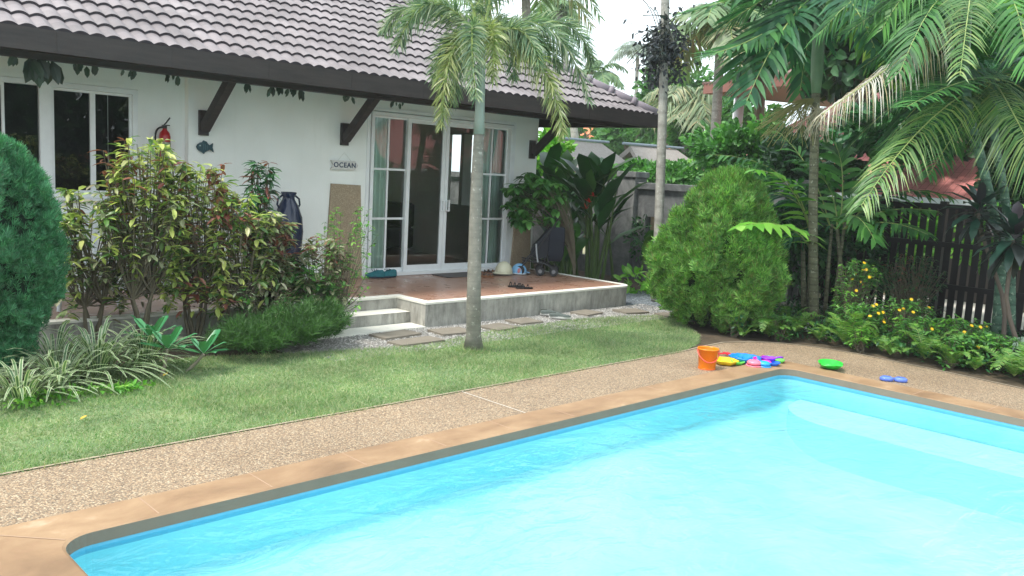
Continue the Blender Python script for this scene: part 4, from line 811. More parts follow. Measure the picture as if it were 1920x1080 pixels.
# areca catechu with brown-green trunk
dA = float((G(1527, 612)-CC)@CF)
t = thing('areca_palm', 'tall slim palm with mossy ringed trunk before the fence, wide crown of stiff fronds', 'palm', G(1527, 612))
P_ = [G(1527, 612), D(1526, 560, dA), D(1524, 400, dA), D(1528, 230, dA), D(1530, 175, dA)]
trunkmb(curve_pts(P_, 14), np.linspace(.065, .052, 14), 14).build('trunk', M_bark3, t, smooth=True)
trunkmb(curve_pts([D(1530, 176, dA), D(1533, 100, dA), D(1540, 0, dA), D(1546, -60, dA)], 8), [.055, .075, .08, .078, .07, .06, .05, .04], 12).build('crownshaft', M_shaft2, t, smooth=True)
o_ = D(1542, -20, dA)
def fr(t, o, b, c, db, dc, mat='areca', n=34, ll=.55, w=.05, droop=.3, lift=.25, fwd=.6, r=.016, **k):
    mb = MB(); frond(mb, o, D(*b, db), D(*c, dc), n, ll, w, droop, lift, fwd, r=r, **k); mb.build('frond', [LM[mat], M_rachis], t)
for b_, c_, dc in (((1440, -30), (1300, 22), -.9), ((1450, 70), (1340, 100), -1.2), ((1600, -60), (1690, 20), -1.)):
    fr(t, o_, b_, c_, dA-.4, dA+dc, 'areca', 26, .78, .062, .12, .12, 1.0)
for b_, c_, db, dc, mk in (((1440, 30), (1375, 145), -.5, -.8, 'areca'), ((1580, -20), (1660, 60), -.9, -1.2, 'arecay'), ((1470, 20), (1400, 190), -.8, -1.2, 'arecad'), ((1500, 60), (1440, 130), .6, 1.0, 'arecad'),
                           ((1640, -90), (1740, 40), -.3, -.7, 'areca'), ((1600, 20), (1680, 150), .4, .9, 'arecay'), ((1560, -150), (1600, -220), 0, 0, 'areca'), ((1480, -120), (1380, -120), .4, .8, 'areca'), ((1590, -40), (1640, 90), -1., -1.6, 'arecad'), ((1500, -60), (1340, 60), .7, 1.3, 'arecad'), ((1530, -40), (1500, 170), .9, 1.6, 'arecad')):
    fr(t, o_, b_, c_, dA+db, dA+dc, mk, 30, .62, .062, .35, .3)
mb = MB(); c = D(1528, 185, dA)          # fruiting strands under the crownshaft
for i in range(70):
    a = rng.uniform(0, 2*np.pi); b2 = c+A([math.cos(a)*.12, math.sin(a)*.12, .02])-CR*.25*rng.uniform(.2, 1); e_ = c-CR*rng.uniform(.0, .75)+A([0, 0, -rng.uniform(.15, .65)])+CF*rng.uniform(-.2, .2)
    mb.tube(bez(c, b2, e_, np.linspace(0, 1, 6)), .0045, 4, 0, False)
mb.build('flower_strands', plain('olive_strand', '8a8a50', .7, 'a09868', 9), t)
mb = MB(); c = D(1535, 205, dA-.1)
for i in range(60):
    e_ = c+rng.normal(0, 1, 3)*A([.12, .12, 0])+A([0, 0, -rng.uniform(.1, .45)]); mb.tube([c+rng.normal(0, .04, 3), (c+e_)/2+rng.normal(0, .04, 3), e_], .005, 4, 0, False)
mb.build('dry_strands', plain('straw_strand', 'b8a888', .8, 'cfc6b0', 9), t)
# cane palm at far right (several ringed green trunks)
gB = A([11.6, 3.3, 0.]); dB = float((gB-CC)@CF)
t = thing('cane_palm', 'clump palm at the right with bluish green ringed canes and arching yellowing fronds', 'palm', gB)
P1 = [gB, D(1880, 470, dB-.2), D(1860, 390, dB-.4), D(1840, 300, dB-.6), D(1815, 210, dB-.8), D(1808, 120, dB-.8)]
trunkmb(curve_pts(P1, 14), np.linspace(.06, .05, 14), 12).build('cane', M_barkg, t, smooth=True)
trunkmb(curve_pts([gB+A([.1, -.15, 0]), D(1895, 450, dB), D(1880, 340, dB), D(1865, 270, dB), D(1862, 160, dB)], 12), np.linspace(.055, .045, 12), 12).build('cane', M_barkg, t, smooth=True)
trunkmb(curve_pts([D(1808, 125, dB-.8), D(1812, 30, dB-.8), D(1820, -40, dB-.8)], 6), [.055, .06, .06, .055, .045, .035], 10).build('crownshaft', M_shaft2, t, smooth=True)
oB = D(1815, 20, dB-.8); oB2 = D(1862, 150, dB)
for o, b_, c_, db, dc, mk, n, ll, w_, dr_ in ((oB, (1830, -90), (1800, 140), -2.2, -3.2, 'arecay', 84, .36, .015, .5), (oB, (1720, 90), (1540, 215), -1.2, -1.8, 'dry', 84, .42, .012, 1.2), (oB, (1750, -60), (1590, 60), -.9, -1.2, 'areca', 60, .5, .026, .4),
        (oB2, (1740, 190), (1615, 385), -1.5, -2.3, 'arecay', 88, .5, .017, .7), (oB2, (1830, 130), (1700, 200), -1.2, -2.0, 'areca', 56, .55, .026, .25), (oB2, (1880, 170), (1960, 330), -1.5, -2.2, 'arecay', 84, .55, .018, 1.), (oB2, (1800, 230), (1740, 330), -.5, -1.0, 'areca', 40, .4, .026, .5),
        (oB, (1900, -80), (1990, 110), -1.5, -2.5, 'bright', 40, .4, .03, .4), (oB, (1700, -30), (1650, 170), 0, .3, 'areca', 44, .5, .03, .4), (oB2, (1900, 40), (1990, 130), 0, 0, 'arecad', 40, .5, .03, .4), (oB, (1800, -150), (1760, -200), 0, 0, 'areca', 40, .5, .03, .3),
        (oB2, (1790, 60), (1700, 130), .4, .8, 'arecad', 40, .5, .03, .5), (oB, (1860, -20), (1900, 150), .3, .8, 'arecad', 44, .5, .03, .5), (oB, (1740, 40), (1610, 130), -.2, -.3, 'arecad', 44, .5, .03, .5)):
    fr(t, o, b_, c_, dB+db, dB+dc, mk, n, ll, w_, dr_, .3, .5, .012)
for i in range(24):
    o = oB if i % 2 else oB2; a = rng.uniform(0, 2*np.pi); l_ = rng.uniform(1.3, 2.1); dv = A([math.cos(a), math.sin(a), 0])
    mb = MB(); frond(mb, o, o+dv*l_*.5+A([0, 0, rng.uniform(.1, .8)]), o+dv*l_+A([0, 0, rng.uniform(-1., .3)]), 56, .52, .030, .6, .25, .5, r=.012); mb.build('frond', [LM[('arecad', 'areca', 'arecad', 'green')[i % 4]], M_rachis], t)
# young bright clump palm behind the tall areca
gC = G(1568, 600); gC = A([11.0, 5.3, 0]); dC = float((gC-CC)@CF)
t = thing('clump_palm', 'young clump palm with broad bright green leaflets behind the tall palm trunk', 'palm', gC)
for (x0, y0), (x1, y1), r_ in (((1508, 605), (1505, 440), .04), ((1516, 600), (1520, 430), .035), ((1560, 600), (1585, 410), .03), ((1585, 600), (1570, 430), .04), ((1545, 600), (1560, 420), .03)):
    g0 = G(x0, y0); mb = trunkmb([D(x0, y0+8, dC), D((x0+x1)/2, (y0+y1)/2, dC), D(x1, y1, dC)], [r_, r_*.85, r_*.6], 10); mb.build('cane', M_bark3, t, smooth=True)
for o, b_, c_, db, dc, mk, n, ll, w_ in (((1520, 470), (1490, 400), (1385, 425), -1.3, -2.1, 'bright', 13, .40, .11), ((1520, 440), (1490, 320), (1415, 318), -.6, -1.5, 'bright', 12, .40, .085), ((1520, 440), (1500, 290), (1330, 290), 0, -.3, 'areca', 22, .5, .05),
       ((1520, 440), (1510, 340), (1390, 370), .2, .3, 'arecad', 22, .5, .045), ((1570, 430), (1570, 330), (1500, 300), 0, 0, 'green', 16, .5, .07), ((1575, 420), (1590, 300), (1560, 260), .3, .3, 'green', 16, .6, .08), ((1580, 420), (1640, 330), (1650, 290), 0, -.2, 'green', 18, .5, .07),
       ((1580, 430), (1650, 380), (1750, 395), -.3, -.8, 'green', 20, .42, .08), ((1580, 430), (1660, 400), (1740, 440), -.5, -1.2, 'areca', 22, .42, .05), ((1570, 430), (1600, 370), (1640, 450), -.4, -.8, 'green', 18, .4, .06), ((1560, 440), (1540, 350), (1470, 380), .5, .6, 'arecad', 22, .5, .05),
       ((1560, 440), (1530, 300), (1450, 240), .5, .7, 'areca', 22, .5, .05), ((1585, 420), (1640, 300), (1700, 310), .5, .8, 'arecad', 24, .5, .05), ((1590, 420), (1670, 330), (1780, 370), .3, .2, 'areca', 24, .5, .055), ((1570, 430), (1530, 400), (1440, 470), .1, -.2, 'arecad', 20, .45, .05)):
    fr(t, D(*o, dC), b_, c_, dC+db, dC+dc, mk, n, ll, w_, .45, .15, .55, .012)
# distant palms
def far_palm(px_base, px_top, depth, label, rw_, mats, n=14, L_=2.6, ll=.8, w_=.1, wind=0, group='palms beyond the garden', bmat=None, gz=None):
    b = D(*px_base, depth); b = A([b[0], b[1], min(b[2], -.03)]) if gz is None else b
    top = D(*px_top, depth); t = thing('coconut_palm', label, 'palm', (b[0], b[1], 0), group)
    trunkmb(curve_pts([A([b[0], b[1], -.03]), (b+top)/2+A([.1, 0, 0]), top], 10), np.linspace(rw_, rw_*.75, 10), 10).build('trunk', bmat or M_bark2, t, smooth=True)
    for i in range(n):
        a = 2*np.pi*i/n+rng.uniform(-.2, .2); el = rng.uniform(.1, 1.1); dv = A([math.cos(a), math.sin(a), 0])+CR*wind; Lr = L_*rng.uniform(.8, 1.1)
        m_ = top+dv*Lr*.5*math.cos(el)+A([0, 0, Lr*.5*math.sin(el)+.1*L_]); e_ = top+dv*Lr*(.95-.2*el)+A([0, 0, Lr*(el-.85)*.7])
        mb = MB(); frond(mb, top, m_, e_, 34, ll, w_, .55, .1, .4, r=.03*L_/2.6, jit=.15); mb.build('frond', [mats[i % len(mats)], M_rachis], t)
    return t
far_palm((1335, 300), (1352, 55), 19, 'coconut palm with thick ringed trunk and drooping grey green fronds behind the cypress', .13, [LM['cocog'], LM['coco']], 14, 1.9, .7, .06)
far_palm((1274, 290), (1292, 190), 30, 'small coconut palm with hanging pale fronds left of the thick palm trunk', .14, [LM['coco']], 16, 1.9, 1.0, .06)
far_palm((1188, 290), (1196, 98), 62, 'distant tall lone palm with windswept crown against the sky', .17, [LM['farp']], 16, 2.0, .75, .05, -.35)
far_palm((1118, 290), (1123, 140), 45, 'distant palm top rising just above the roof hip', .2, [LM['cocog']], 9, 1.9, .6, .1)
far_palm((1000, 290), (985, -30), 24, 'coconut palm crown hanging above the roof behind the foxtail palm', .16, [LM['cocog'], LM['coco']], 20, 2.6, .8, .06)
far_palm((1100, 290), (1048, 20), 40, 'small distant palm crown beside the coconut crown over the roof', .2, [LM['cocog']], 9, 1.6, .6, .1)
# ------------------------------------------------------------------ conifers
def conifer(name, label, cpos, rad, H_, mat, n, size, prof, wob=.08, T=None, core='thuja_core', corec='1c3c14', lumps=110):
    t = thing(name, label, 'conifer', (cpos[0], cpos[1], 0)); P = []; O = []
    ph = rng.uniform(0, 6, 8)
    def surf(a, h):
        r = rad*np.interp(h, *prof); k = 1+wob*np.sin(3*a+ph[0]+4*h)+wob*np.sin(5*a+ph[1]-7*h)+wob*.8*np.sin(11*a+13*h+ph[2])+wob*.6*np.sin(17*a-19*h+ph[3]); return r*k
    h = rng.uniform(0, 1, n)**.85; a = rng.uniform(0, 2*np.pi, n); r = surf(a, h)*rng.uniform(.72, 1.05, n)**.6
    p = np.stack([cpos[0]+r*np.cos(a), cpos[1]+r*np.sin(a), h*H_+.03], 1)
    nc = lumps; ch = rng.uniform(.03, .97, nc)**.85; ca = rng.uniform(0, 2*np.pi, nc); cr3 = surf(ca, ch)*.93; kk = rng.integers(0, nc, n); use = rng.uniform(0, 1, n) < .72
    cc = np.stack([cpos[0]+cr3*np.cos(ca), cpos[1]+cr3*np.sin(ca), ch*H_+.03], 1)[kk]+rdir(n)*(rad*.2*rng.uniform(.4, 1, (n, 1))**.5)*np.interp(ch[kk], [0, .8, 1], [1, .8, .45])[:, None]*A([1, 1, 1.3])
    p[use] = cc[use]; p[:, 2] = np.maximum(p[:, 2], .02)
    out = np.stack([np.cos(a), np.sin(a), .25+1.1*h**3], 1); d = nrm(out*.8+A([0, 0, .75])+rng.normal(0, .35, (n, 3)))
    mb = MB(); inst(mb, T or T_spray(6, .05), p, d, nrm(np.cross(out, rng.normal(0, 1, (n, 3)))), size*rng.uniform(.6, 1.3, n)); mb.build('foliage', mat, t)
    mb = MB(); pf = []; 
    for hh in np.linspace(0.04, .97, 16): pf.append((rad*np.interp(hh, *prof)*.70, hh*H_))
    mb.lathe([(0, .04*H_)]+pf+[(0, .98*H_)], (cpos[0], cpos[1], 0), 24); mb.build('dark_inner_core', plain(core, corec, .95, '12280f', 15, .8), t)  # solid dark core added inside so the foliage is not see-through
    mb = MB(); mb.tube([(cpos[0], cpos[1], -.02), (cpos[0], cpos[1], .3)], .06, 10); mb.build('trunk', M_stem, t); return t
prR = ([0, .06, .18, .33, .46, .6, .74, .88, .96, 1], [.5, .72, .95, 1.06, 1.04, .9, .68, .46, .28, .05])
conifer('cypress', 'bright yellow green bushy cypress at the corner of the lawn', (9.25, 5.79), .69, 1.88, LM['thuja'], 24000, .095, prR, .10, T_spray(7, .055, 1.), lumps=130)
cl = thing  # small side lobe of the same shrub is part of its wobble
prL = ([0, .1, .24, .36, .55, .7, .85, .95, 1], [.25, .45, .72, .95, 1., .88, .66, .42, .06])
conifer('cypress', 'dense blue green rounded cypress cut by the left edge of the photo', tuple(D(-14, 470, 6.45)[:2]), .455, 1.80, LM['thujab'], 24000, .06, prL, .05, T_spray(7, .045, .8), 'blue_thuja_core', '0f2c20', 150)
# ------------------------------------------------------------------ leafy shrubs
def shrub(name, label, base, H_, rad, mats, ntips=90, leaf=.085, per=9, T=None, stems=4, zlo=.35, group=None, tipmat=None, tipfrac=.12, cat='shrub', lean=(0, 0), stemr=.014, spread=.75, stemm=None):
    t = thing(name, label, cat, (base[0], base[1], 0), group)
    tips = []; mbS = MB(); b0 = A([base[0], base[1], -.02])
    heads = [b0+A([math.cos(i*2*np.pi/stems+.5)*rad*.25, math.sin(i*2*np.pi/stems+.5)*rad*.25, H_*zlo*rng.uniform(.7, 1.)])+A([*lean, 0])*.3 for i in range(stems)]
    for hd_ in heads: mbS.tube(bez(b0+rng.normal(0, .015, 3)*A([1, 1, 0]), (b0+hd_)/2+A([*(rng.normal(0, .03, 2)), 0]), hd_, np.linspace(0, 1, 5)), np.linspace(stemr*1.5, stemr, 5), 6)
    for i in range(ntips):
        u = rng.uniform(0, 1); z = H_*(zlo+(1-zlo)*u**.8); a = rng.uniform(0, 2*np.pi); rr_ = rad*rng.uniform(.25, 1)**.6*np.sqrt(max(.05, 1-(max(0, u-.35)/.75)**2))
        tp = A([base[0]+lean[0]*u+rr_*math.cos(a), base[1]+lean[1]*u+rr_*math.sin(a)*.85, z]); hd_ = heads[i % stems]
        mbS.tube(bez(hd_, hd_*.5+tp*.5+A([0, 0, -.08*H_])*spread, tp, np.linspace(0, 1, 5)), np.linspace(stemr*.55, stemr*.2, 5), 4, 0, False); tips.append((tp, hd_))
    mbS.build('stems', stemm or M_stem, t)
    out = [[] for _ in mats]; 
    P = []; Dr = []; K = []; SZ = []
    for tp, hd_ in tips:
        ax = nrm(tp-hd_+A([0, 0, .5])); nm_ = len(mats)-(tipmat is not None); k = int(rng.integers(0, nm_)) if tp[2] < H_*.8 or tipmat is None else (tipmat if rng.uniform() < .2 else 0)
        if tipmat is not None and rng.uniform() < tipfrac: k = tipmat
        for j in range(per):
            bk = rng.choice([0, .035, .09, .16])*H_*rng.uniform(.8, 1.2); dd_ = nrm(rdir(1, -.7, .35)[0]+ax*.2); P.append(tp-ax*bk); Dr.append(dd_); K.append(k if rng.uniform() < .8 else 0); SZ.append(leaf*rng.uniform(.6, 1.25))
    P, Dr, K, SZ = A(P), A(Dr), A(K), A(SZ)
    for k, m_ in enumerate(mats):
        s_ = K == k
        if s_.any():
            mb = MB(); inst(mb, T or T_leaf(.36, .25, .06), P[s_], Dr[s_], A([0, 0, 1.])+rng.normal(0, .2, (s_.sum(), 3)), SZ[s_])
            mb.build('foliage', m_, t)
    return t
GR = 'mixed shrubs in front of the terrace'
SH = [((2.62, 8.0), 1.45, .42, ['crot', 'crotd', 'red'], 'yellow green leafy shrub right behind the blue green cypress'),
      ((2.95, 7.75), 1.9, .45, ['crot', 'crotd', 'red'], 'tall shrub with red new tips in front of the house window'),
      ((3.45, 7.78), 1.72, .48, ['crot', 'crot', 'red'], 'widest yellow green shrub beneath the fire extinguisher'),
      ((3.78, 7.65), 1.5, .42, ['crot', 'crotd', 'red'], 'yellow and green shrub left of the lilac flowers'),
      ((4.15, 7.75), 1.26, .36, ['crotd', 'crotd', 'red'], 'dull grey green shrub with reddish tips beneath the fish plaque'),
      ((4.68, 7.65), 1.02, .36, ['crotd', 'green', 'red'], 'dark mixed leaf shrub in front of the blue urn')]
for b_, h_, r_, mk, lab in SH: shrub('garden_shrub', lab, b_, h_, r_, [LM[k] for k in mk], (85, 125, 140, 95, 85, 75)[SH.index((b_, h_, r_, mk, lab))], .105, 14, group=GR, tipmat=2, tipfrac=.02, zlo=.32)
shrub('upright_shrub', 'slim upright shrub with whorled dark leaves reaching above the others below the left bracket', (4.27, 8.05), 1.74, .17, [LM['deep'], LM['green'], LM['red']], 38, .13, 10, T_leaf(.24, .35), 2, .6, GR, tipmat=2, tipfrac=.03)
shrub('airy_shrub', 'open thin branched shrub with small light green leaves in front of the pebble wall panel', (4.72, 7.5), 1.32, .42, [LM['lime'], LM['green']], 80, .05, 12, T_leaf(.4), 6, .25, None, lean=(.33, .15), stemr=.008)
shrub('variegated_shrub', 'low shrub with cream and green leaves at the foot of the mixed shrubs', (3.95, 7.45), .62, .35, [LM['crotd'], LM['varw'], LM['green']], 40, .09, 7)
# lilac flowers
t = thing('lilac_flower', 'pale lilac flower head among the dull green leaves', 'flower', D(432, 396, 8.3)); mb = MB(); N = 60; inst(mb, T_quad(.7), D(432, 396, 8.3)+rng.normal(0, .045, (N, 3)), rdir(N), rdir(N), .03); mb.build('petals', LM['purp'], t)
mb = MB(); mb.tube([D(432, 396, 8.3), D(432, 440, 8.3)], .004, 5); mb.build('stalk', M_stem, t)
# feathery low bush
def needle_bush(label, c, r, h, n, mat, group=None, ln=.16, name='feathery_bush'):
    t = thing(name, label, 'bush', (c[0], c[1], 0), group); mb = MB()
    for i in range(n):
        a = rng.uniform(0, 2*np.pi); q_ = rng.uniform(.1, 1)**.6; tip = A([c[0]+r*q_*math.cos(a)*1.1, c[1]+r*q_*math.sin(a), h*rng.uniform(.55, 1.)*(1-.35*q_**2)]); b0 = A([c[0]+r*.45*q_*math.cos(a), c[1]+r*.45*q_*math.sin(a), 0])
        s_ = rng.uniform(.25, 1, 26); P = bez(b0, (b0+tip)/2+A([0, 0, .1]), tip, s_); dv = nrm(nrm(tip-b0)+rdir(26)*.9)
        wv = nrm(np.cross(dv, rdir(26)))*.0035; l_ = ln*rng.uniform(.5, 1.1, (26, 1)); V = np.stack([P-wv, P+wv, P+dv*l_], 1).reshape(-1, 3); mb.add(V, np.arange(78).reshape(-1, 3))
    mb.build('foliage', mat, t); return t
for c_, r_, h_, lab in (((3.66, 7.05), .38, .40, 'feathery dark green low bush right of the plumeria seedlings'), ((4.08, 7.08), .36, .48, 'feathery green bush in the middle of the bed beside the steps'), ((4.42, 7.2), .30, .50, 'feathery bush with pale twig tips next to the terrace steps')):
    needle_bush(lab, c_, r_, h_, 330, LM['feath'], 'feathery bushes by the steps', .1)
# variegated strap-leaf clumps
def strap_clump(label, c, n, L_, w_, mg_, mw_, name='strap_leaf_plant', group=None, flop=1.0, zc=0):
    t = thing(name, label, 'plant', (c[0], c[1], 0), group); mb = MB()
    for i in range(n):
        a = rng.uniform(0, 2*np.pi); el = rng.uniform(.5, 1.45); l_ = L_*rng.uniform(.6, 1.1); dv = A([math.cos(a), math.sin(a), 0]); b0 = A([c[0], c[1], zc])+dv*rng.uniform(0, .09)
        m_ = b0+dv*l_*.45*math.cos(el)+A([0, 0, l_*.62*math.sin(el)]); e_ = b0+dv*l_*(.9 if el < 1.1 else .6)*math.cos(el*.6)+A([0, 0, l_*(math.sin(el)*.95-.42*flop)])
        s_ = np.linspace(0, 1, 8); P = bez(b0, m_, e_, s_); T_ = np.gradient(P, axis=0); S_ = nrm(np.cross(T_, A([0, 0, 1.])+dv*.2)); ww = w_*np.sin(np.pi*np.clip(.12+.86*s_, 0, 1))[:, None]**.6
        for lo, hi_, mi in ((-.5, -.3, 1), (-.3, .3, 0), (.3, .5, 1)):
            V = np.concatenate([P+S_*ww*lo, P+S_*ww*hi_]); mb.add(V, [(k, k+1, k+9, k+8) for k in range(7)], mi)
    mb.build('leaves', [mg_, mw_], t); return t
for c_, n_, L_, lab in (((1.95, 6.72), 80, .62, 'white striped strap leaf clump at the left end of the flower bed'), ((2.3, 6.95), 110, .78, 'largest white striped strap leaf clump at the left'), ((2.72, 7.12), 90, .66, 'white striped strap leaf clump beside the plumeria seedlings'), ((2.05, 7.15), 70, .75, 'white striped strap leaf clump right under the blue green cypress'), ((1.65, 6.55), 60, .58, 'white striped strap leaf clump at the very edge of the photo')):
    strap_clump(lab, c_, n_, L_, .024, LM['var'], LM['varw'], group='variegated strap leaf clumps')
# ground foliage under them
t = thing('ground_cover_plant', 'low bright weeds in front of the striped clumps at the left', 'plant', (1.9, 6.35, 0)); foliage('foliage', t, LM['lime'], 500, (1.95, 6.4, .03), (.5, .12, .07), .045)
def plumeria(label, px, tx, L_, mat):
    b = G(*px); t = thing('plumeria_seedling', label, 'plant', b, 'plumeria seedlings'); dd_ = float((b-CC)@CF); top = D(*tx, dd_)
    mb = MB(); mb.tube(curve_pts([b-A([0, 0, .01]), (b+top)/2+A([.01, 0, 0]), top], 6), np.linspace(.016, .012, 6), 8); mb.build('stem', plain('grey_stem', '8a8470', .8), t)
    mb = MB(); N = 11; a = np.arange(N)*2.4; el = np.linspace(.15, 1.1, N)
    d = np.stack([np.cos(a)*np.cos(el), np.sin(a)*np.cos(el), np.sin(el)], 1); inst(mb, T_leaf(.34, .12, .03, .6), np.repeat(top[None], N, 0)+d*.01, d, A([0, 0, 1.]), L_*rng.uniform(.75, 1.1, N)); mb.build('leaves', mat, t, smooth=True)
plumeria('plumeria seedling with glossy paddle leaves, tallest and leftmost of the three', (287, 690), (284, 636), .24, LM['plum'])
plumeria('plumeria seedling with glossy paddle leaves, middle one of the three', (302, 705), (314, 655), .25, LM['plum'])
plumeria('plumeria seedling with glossy paddle leaves, rightmost one leaning over the grass', (350, 695), (382, 664), .23, LM['plum'])
# ------------------------------------------------------------------ plants by the terrace corner
gS = A([9.9, 8.75, 0]); t = thing('glossy_shrub', 'leafy green shrub with drooping oval leaves over the stroller', 'shrub', gS)
c = D(1008, 378, float((A([9.45, 8.85, 1.4])-CC)@CF)); mb = MB()
mbS = MB(); NT_ = 62
for i in range(NT_):
    v = rdir(1, -.75, .95)[0]*A([.52, .40, .46])*rng.uniform(.55, 1.05); tp = c+v; mbS.tube(bez(gS, A([gS[0], gS[1], c[2]-.3]), tp, np.linspace(0, 1, 6)), np.linspace(.012, .003, 6), 4, 0, False)
    N = 11; a = rng.uniform(0, 2*np.pi, N); d = np.stack([np.cos(a), np.sin(a), rng.uniform(-1.0, .15, N)], 1); inst(mb, T_leaf(.5, .2, .05), np.repeat(tp[None], N, 0), d, A([0, 0, 1.]), rng.uniform(.13, .2, N))
mb.build('foliage', LM['green'], t); mbS.build('stems', M_stem, t)
def paddle_plant(label, c, H_, stems, L_, group, name='heliconia', wscale=.34):
    t = thing(name, label, 'plant', (c[0], c[1], 0), group); mb = MB(); mbS = MB()
    for i in range(stems):
        a = rng.uniform(0, 2*np.pi); b0 = A([c[0]+rng.normal(0, .12), c[1]+rng.normal(0, .12), 0]); h_ = H_*rng.uniform(.45, 1); top = b0+A([math.cos(a)*.15, math.sin(a)*.15, h_*.72])
        mbS.tube([b0, (b0+top)/2, top], [.03, .022, .012], 8)
        for k in range(3):
            aa = a+k*math.pi+rng.uniform(-.5, .5); el = rng.uniform(.7, 1.4); d = A([[math.cos(aa)*math.cos(el), math.sin(aa)*math.cos(el), math.sin(el)]]); inst(mb, T_leaf(wscale, .28, .035, .5), (top-A([0, 0, .12*k]))[None], d, A([0, 0, 1.])-d[0]*.2, L_*rng.uniform(.7, 1.1))
    mb.build('leaves', LM['helic'], t, smooth=True); mbS.build('stalks', plain('green_stalk', '44602c', .6, '5c7038', 8), t); return t
GH = 'large leaved plants along the grey wall'
t = paddle_plant('tall paddle leaved plant right behind the glossy shrub', (11.0, 10.3), 2.55, 9, .85, GH)
t = paddle_plant('tallest paddle leaved clump with red bracts beside the terrace corner', (10.9, 9.3), 2.5, 13, .8, GH)
mb = MB()
for q_ in ((1105, 380), (1098, 392), (1112, 368)):
    c = D(*q_, 14.0); N = 5; inst(mb, T_leaf(.35, .1), np.repeat(c[None], N, 0), rdir(N, 0, 1), A([0, 0, 1.]), .11)
mb.build('red_bracts', LM['redf'], t)
t = paddle_plant('paddle leaved clump nearest the grey wall pier', (11.5, 10.3), 2.1, 7, .6, GH)
t = paddle_plant('low paddle leaved plant at the foot of the glossy shrub', (10.15, 9.3), 1.5, 8, .6, GH)
t = paddle_plant('single yellow green paddle leaf standing against the wall slot', (11.9, 9.25), 1.35, 2, .5, GH)
t = thing('leafy_seedling', 'small bright green broad leaved plant at the foot of the grey wall', 'plant', G(1200, 548)); foliage('foliage', t, LM['bright'], 90, tuple(G(1200, 548)+A([0, 0, .18])), (.3, .3, .16), .15)
t = thing('weed_plant', 'dark vine leaves around the slot of the grey wall', 'plant', (12.2, 9.1, 0)); foliage('foliage', t, LM['deep'], 260, (12.15, 9.25, .75), (.08, .3, .38), .09)
# hanging vine leaves from the eaves
for px0, px1, n_, sz, y0, lab in ((20, 30, 4, .10, 116, 'two small dark leaves hanging at the far left eaves'), (48, 110, 16, .22, 128, 'large dark drooping leaves hanging under the eaves at the left'), (130, 185, 7, .11, 134, 'row of small dark hanging leaves above the window'), (232, 262, 5, .10, 140, 'pair of dark leaf tips above the window corner'), (306, 338, 6, .1, 150, 'dark leaf tips hanging left of the first bracket'),
                               (455, 480, 4, .1, 164, 'small dark leaves hanging right of the first bracket'), (500, 572, 20, .1, 168, 'cluster of dark hanging leaves midway between the brackets'), (636, 668, 6, .09, 180, 'dark hanging leaves just left of the second bracket'), (732, 762, 7, .1, 189, 'dark hanging leaves above the left end of the sliding door')):
    a, b = PL(px0, y0, 1, 8.86), PL(px1, y0+(px1-px0)*.11, 1, 8.86); t = thing('hanging_vine', lab, 'vine', a, 'vine leaves hanging from the eaves')
    N = n_; u = rng.uniform(0, 1, (N, 1)); p = a*(1-u)+b*u; p[:, 2] = 2.575+rng.uniform(-.02, .02, N); d = np.stack([rng.normal(0, .25, N), rng.normal(0, .2, N), np.full(N, -1.)], 1)
    mb = MB(); inst(mb, T_leaf(.42, .1, .05), p, d, A([0, -1., 0])+rng.normal(0, .3, (N, 3)), sz*rng.uniform(.6, 1.25, N)); mb.build('leaves', LM['hang'], t)
    mb = MB(); mb.tube([(a[0], a[1], 2.578), (b[0], b[1], 2.578)], .005, 5); mb.build('vine_stem', M_stem, t)
mb = MB(); mb.box((-60, -30, -1.9), (75, 75, 14)); o = mb.build('added_haze', None, kind='stuff'); tag(o, 'thin pale veil volume added to lift the dark tones', 'added_haze')  # volume added as a veil of glare over the blacks
hz = bpy.data.materials.new('veil_haze'); hz.use_nodes = True; ht = hz.node_tree; ht.nodes.clear(); ho = ht.nodes.new('ShaderNodeOutputMaterial'); hv = ht.nodes.new('ShaderNodeVolumePrincipled')
hv.inputs['Density'].default_value = .0012; hv.inputs['Color'].default_value = (.95, .97, 1, 1); ht.links.new(hv.outputs[0], ho.inputs['Volume']); o.data.materials.clear(); o.data.materials.append(hz)
# ------------------------------------------------------------------ planting bed right of the pool
def fern(label, c, n, L_, mat, group='ferns along the deck edge', dr_=.3):
    t = thing('fern', label, 'fern', (c[0], c[1], 0), group); mb = MB()
    for i in range(n):
        a = 2*np.pi*i/n+rng.uniform(-.3, .3); l_ = L_*rng.uniform(.7, 1.15); dv = A([math.cos(a), math.sin(a), 0]); b0 = A([c[0], c[1], .02]); up_ = rng.uniform(.6, 1.25)
        frond(mb, b0, b0+dv*l_*.45+A([0, 0, l_*up_*.8]), b0+dv*l_*rng.uniform(.6, 1)+A([0, 0, l_*up_*rng.uniform(.2, .8)]), 26, l_*.24, .013, .1, .1, .15, .08, r=.003, jit=.05, taper=.9)
    mb.build('fronds', [mat, M_rachis], t); return t
side = ['beside the curved deck corner', 'in front of the bright cypress', 'left of the yellow flowers', 'beneath the yellow flowers', 'behind the green dish', 'behind the coping joint', 'before the dark red tipped bush', 'midway along the right deck edge', 'opposite the blue toy', 'right of the blue toy', 'before the grey green seedling', 'with a tall upright frond', 'near the right photo edge', 'at the right photo edge', 'behind the front row at right', 'under the tall palm trunk', 'left of the tall palm trunk', 'at the foot of the clump palm']
FP = [(8.75, 5.25), (8.95, 5.12), (9.2, 4.95), (9.35, 4.65), (9.42, 4.3), (9.45, 3.95), (9.45, 3.65), (9.42, 3.3), (9.38, 3.0), (9.35, 2.75), (9.4, 2.5), (9.3, 2.3), (9.35, 2.0), (9.4, 1.7), (9.75, 2.6), (9.9, 4.7), (9.6, 4.9), (10.1, 5.2)]
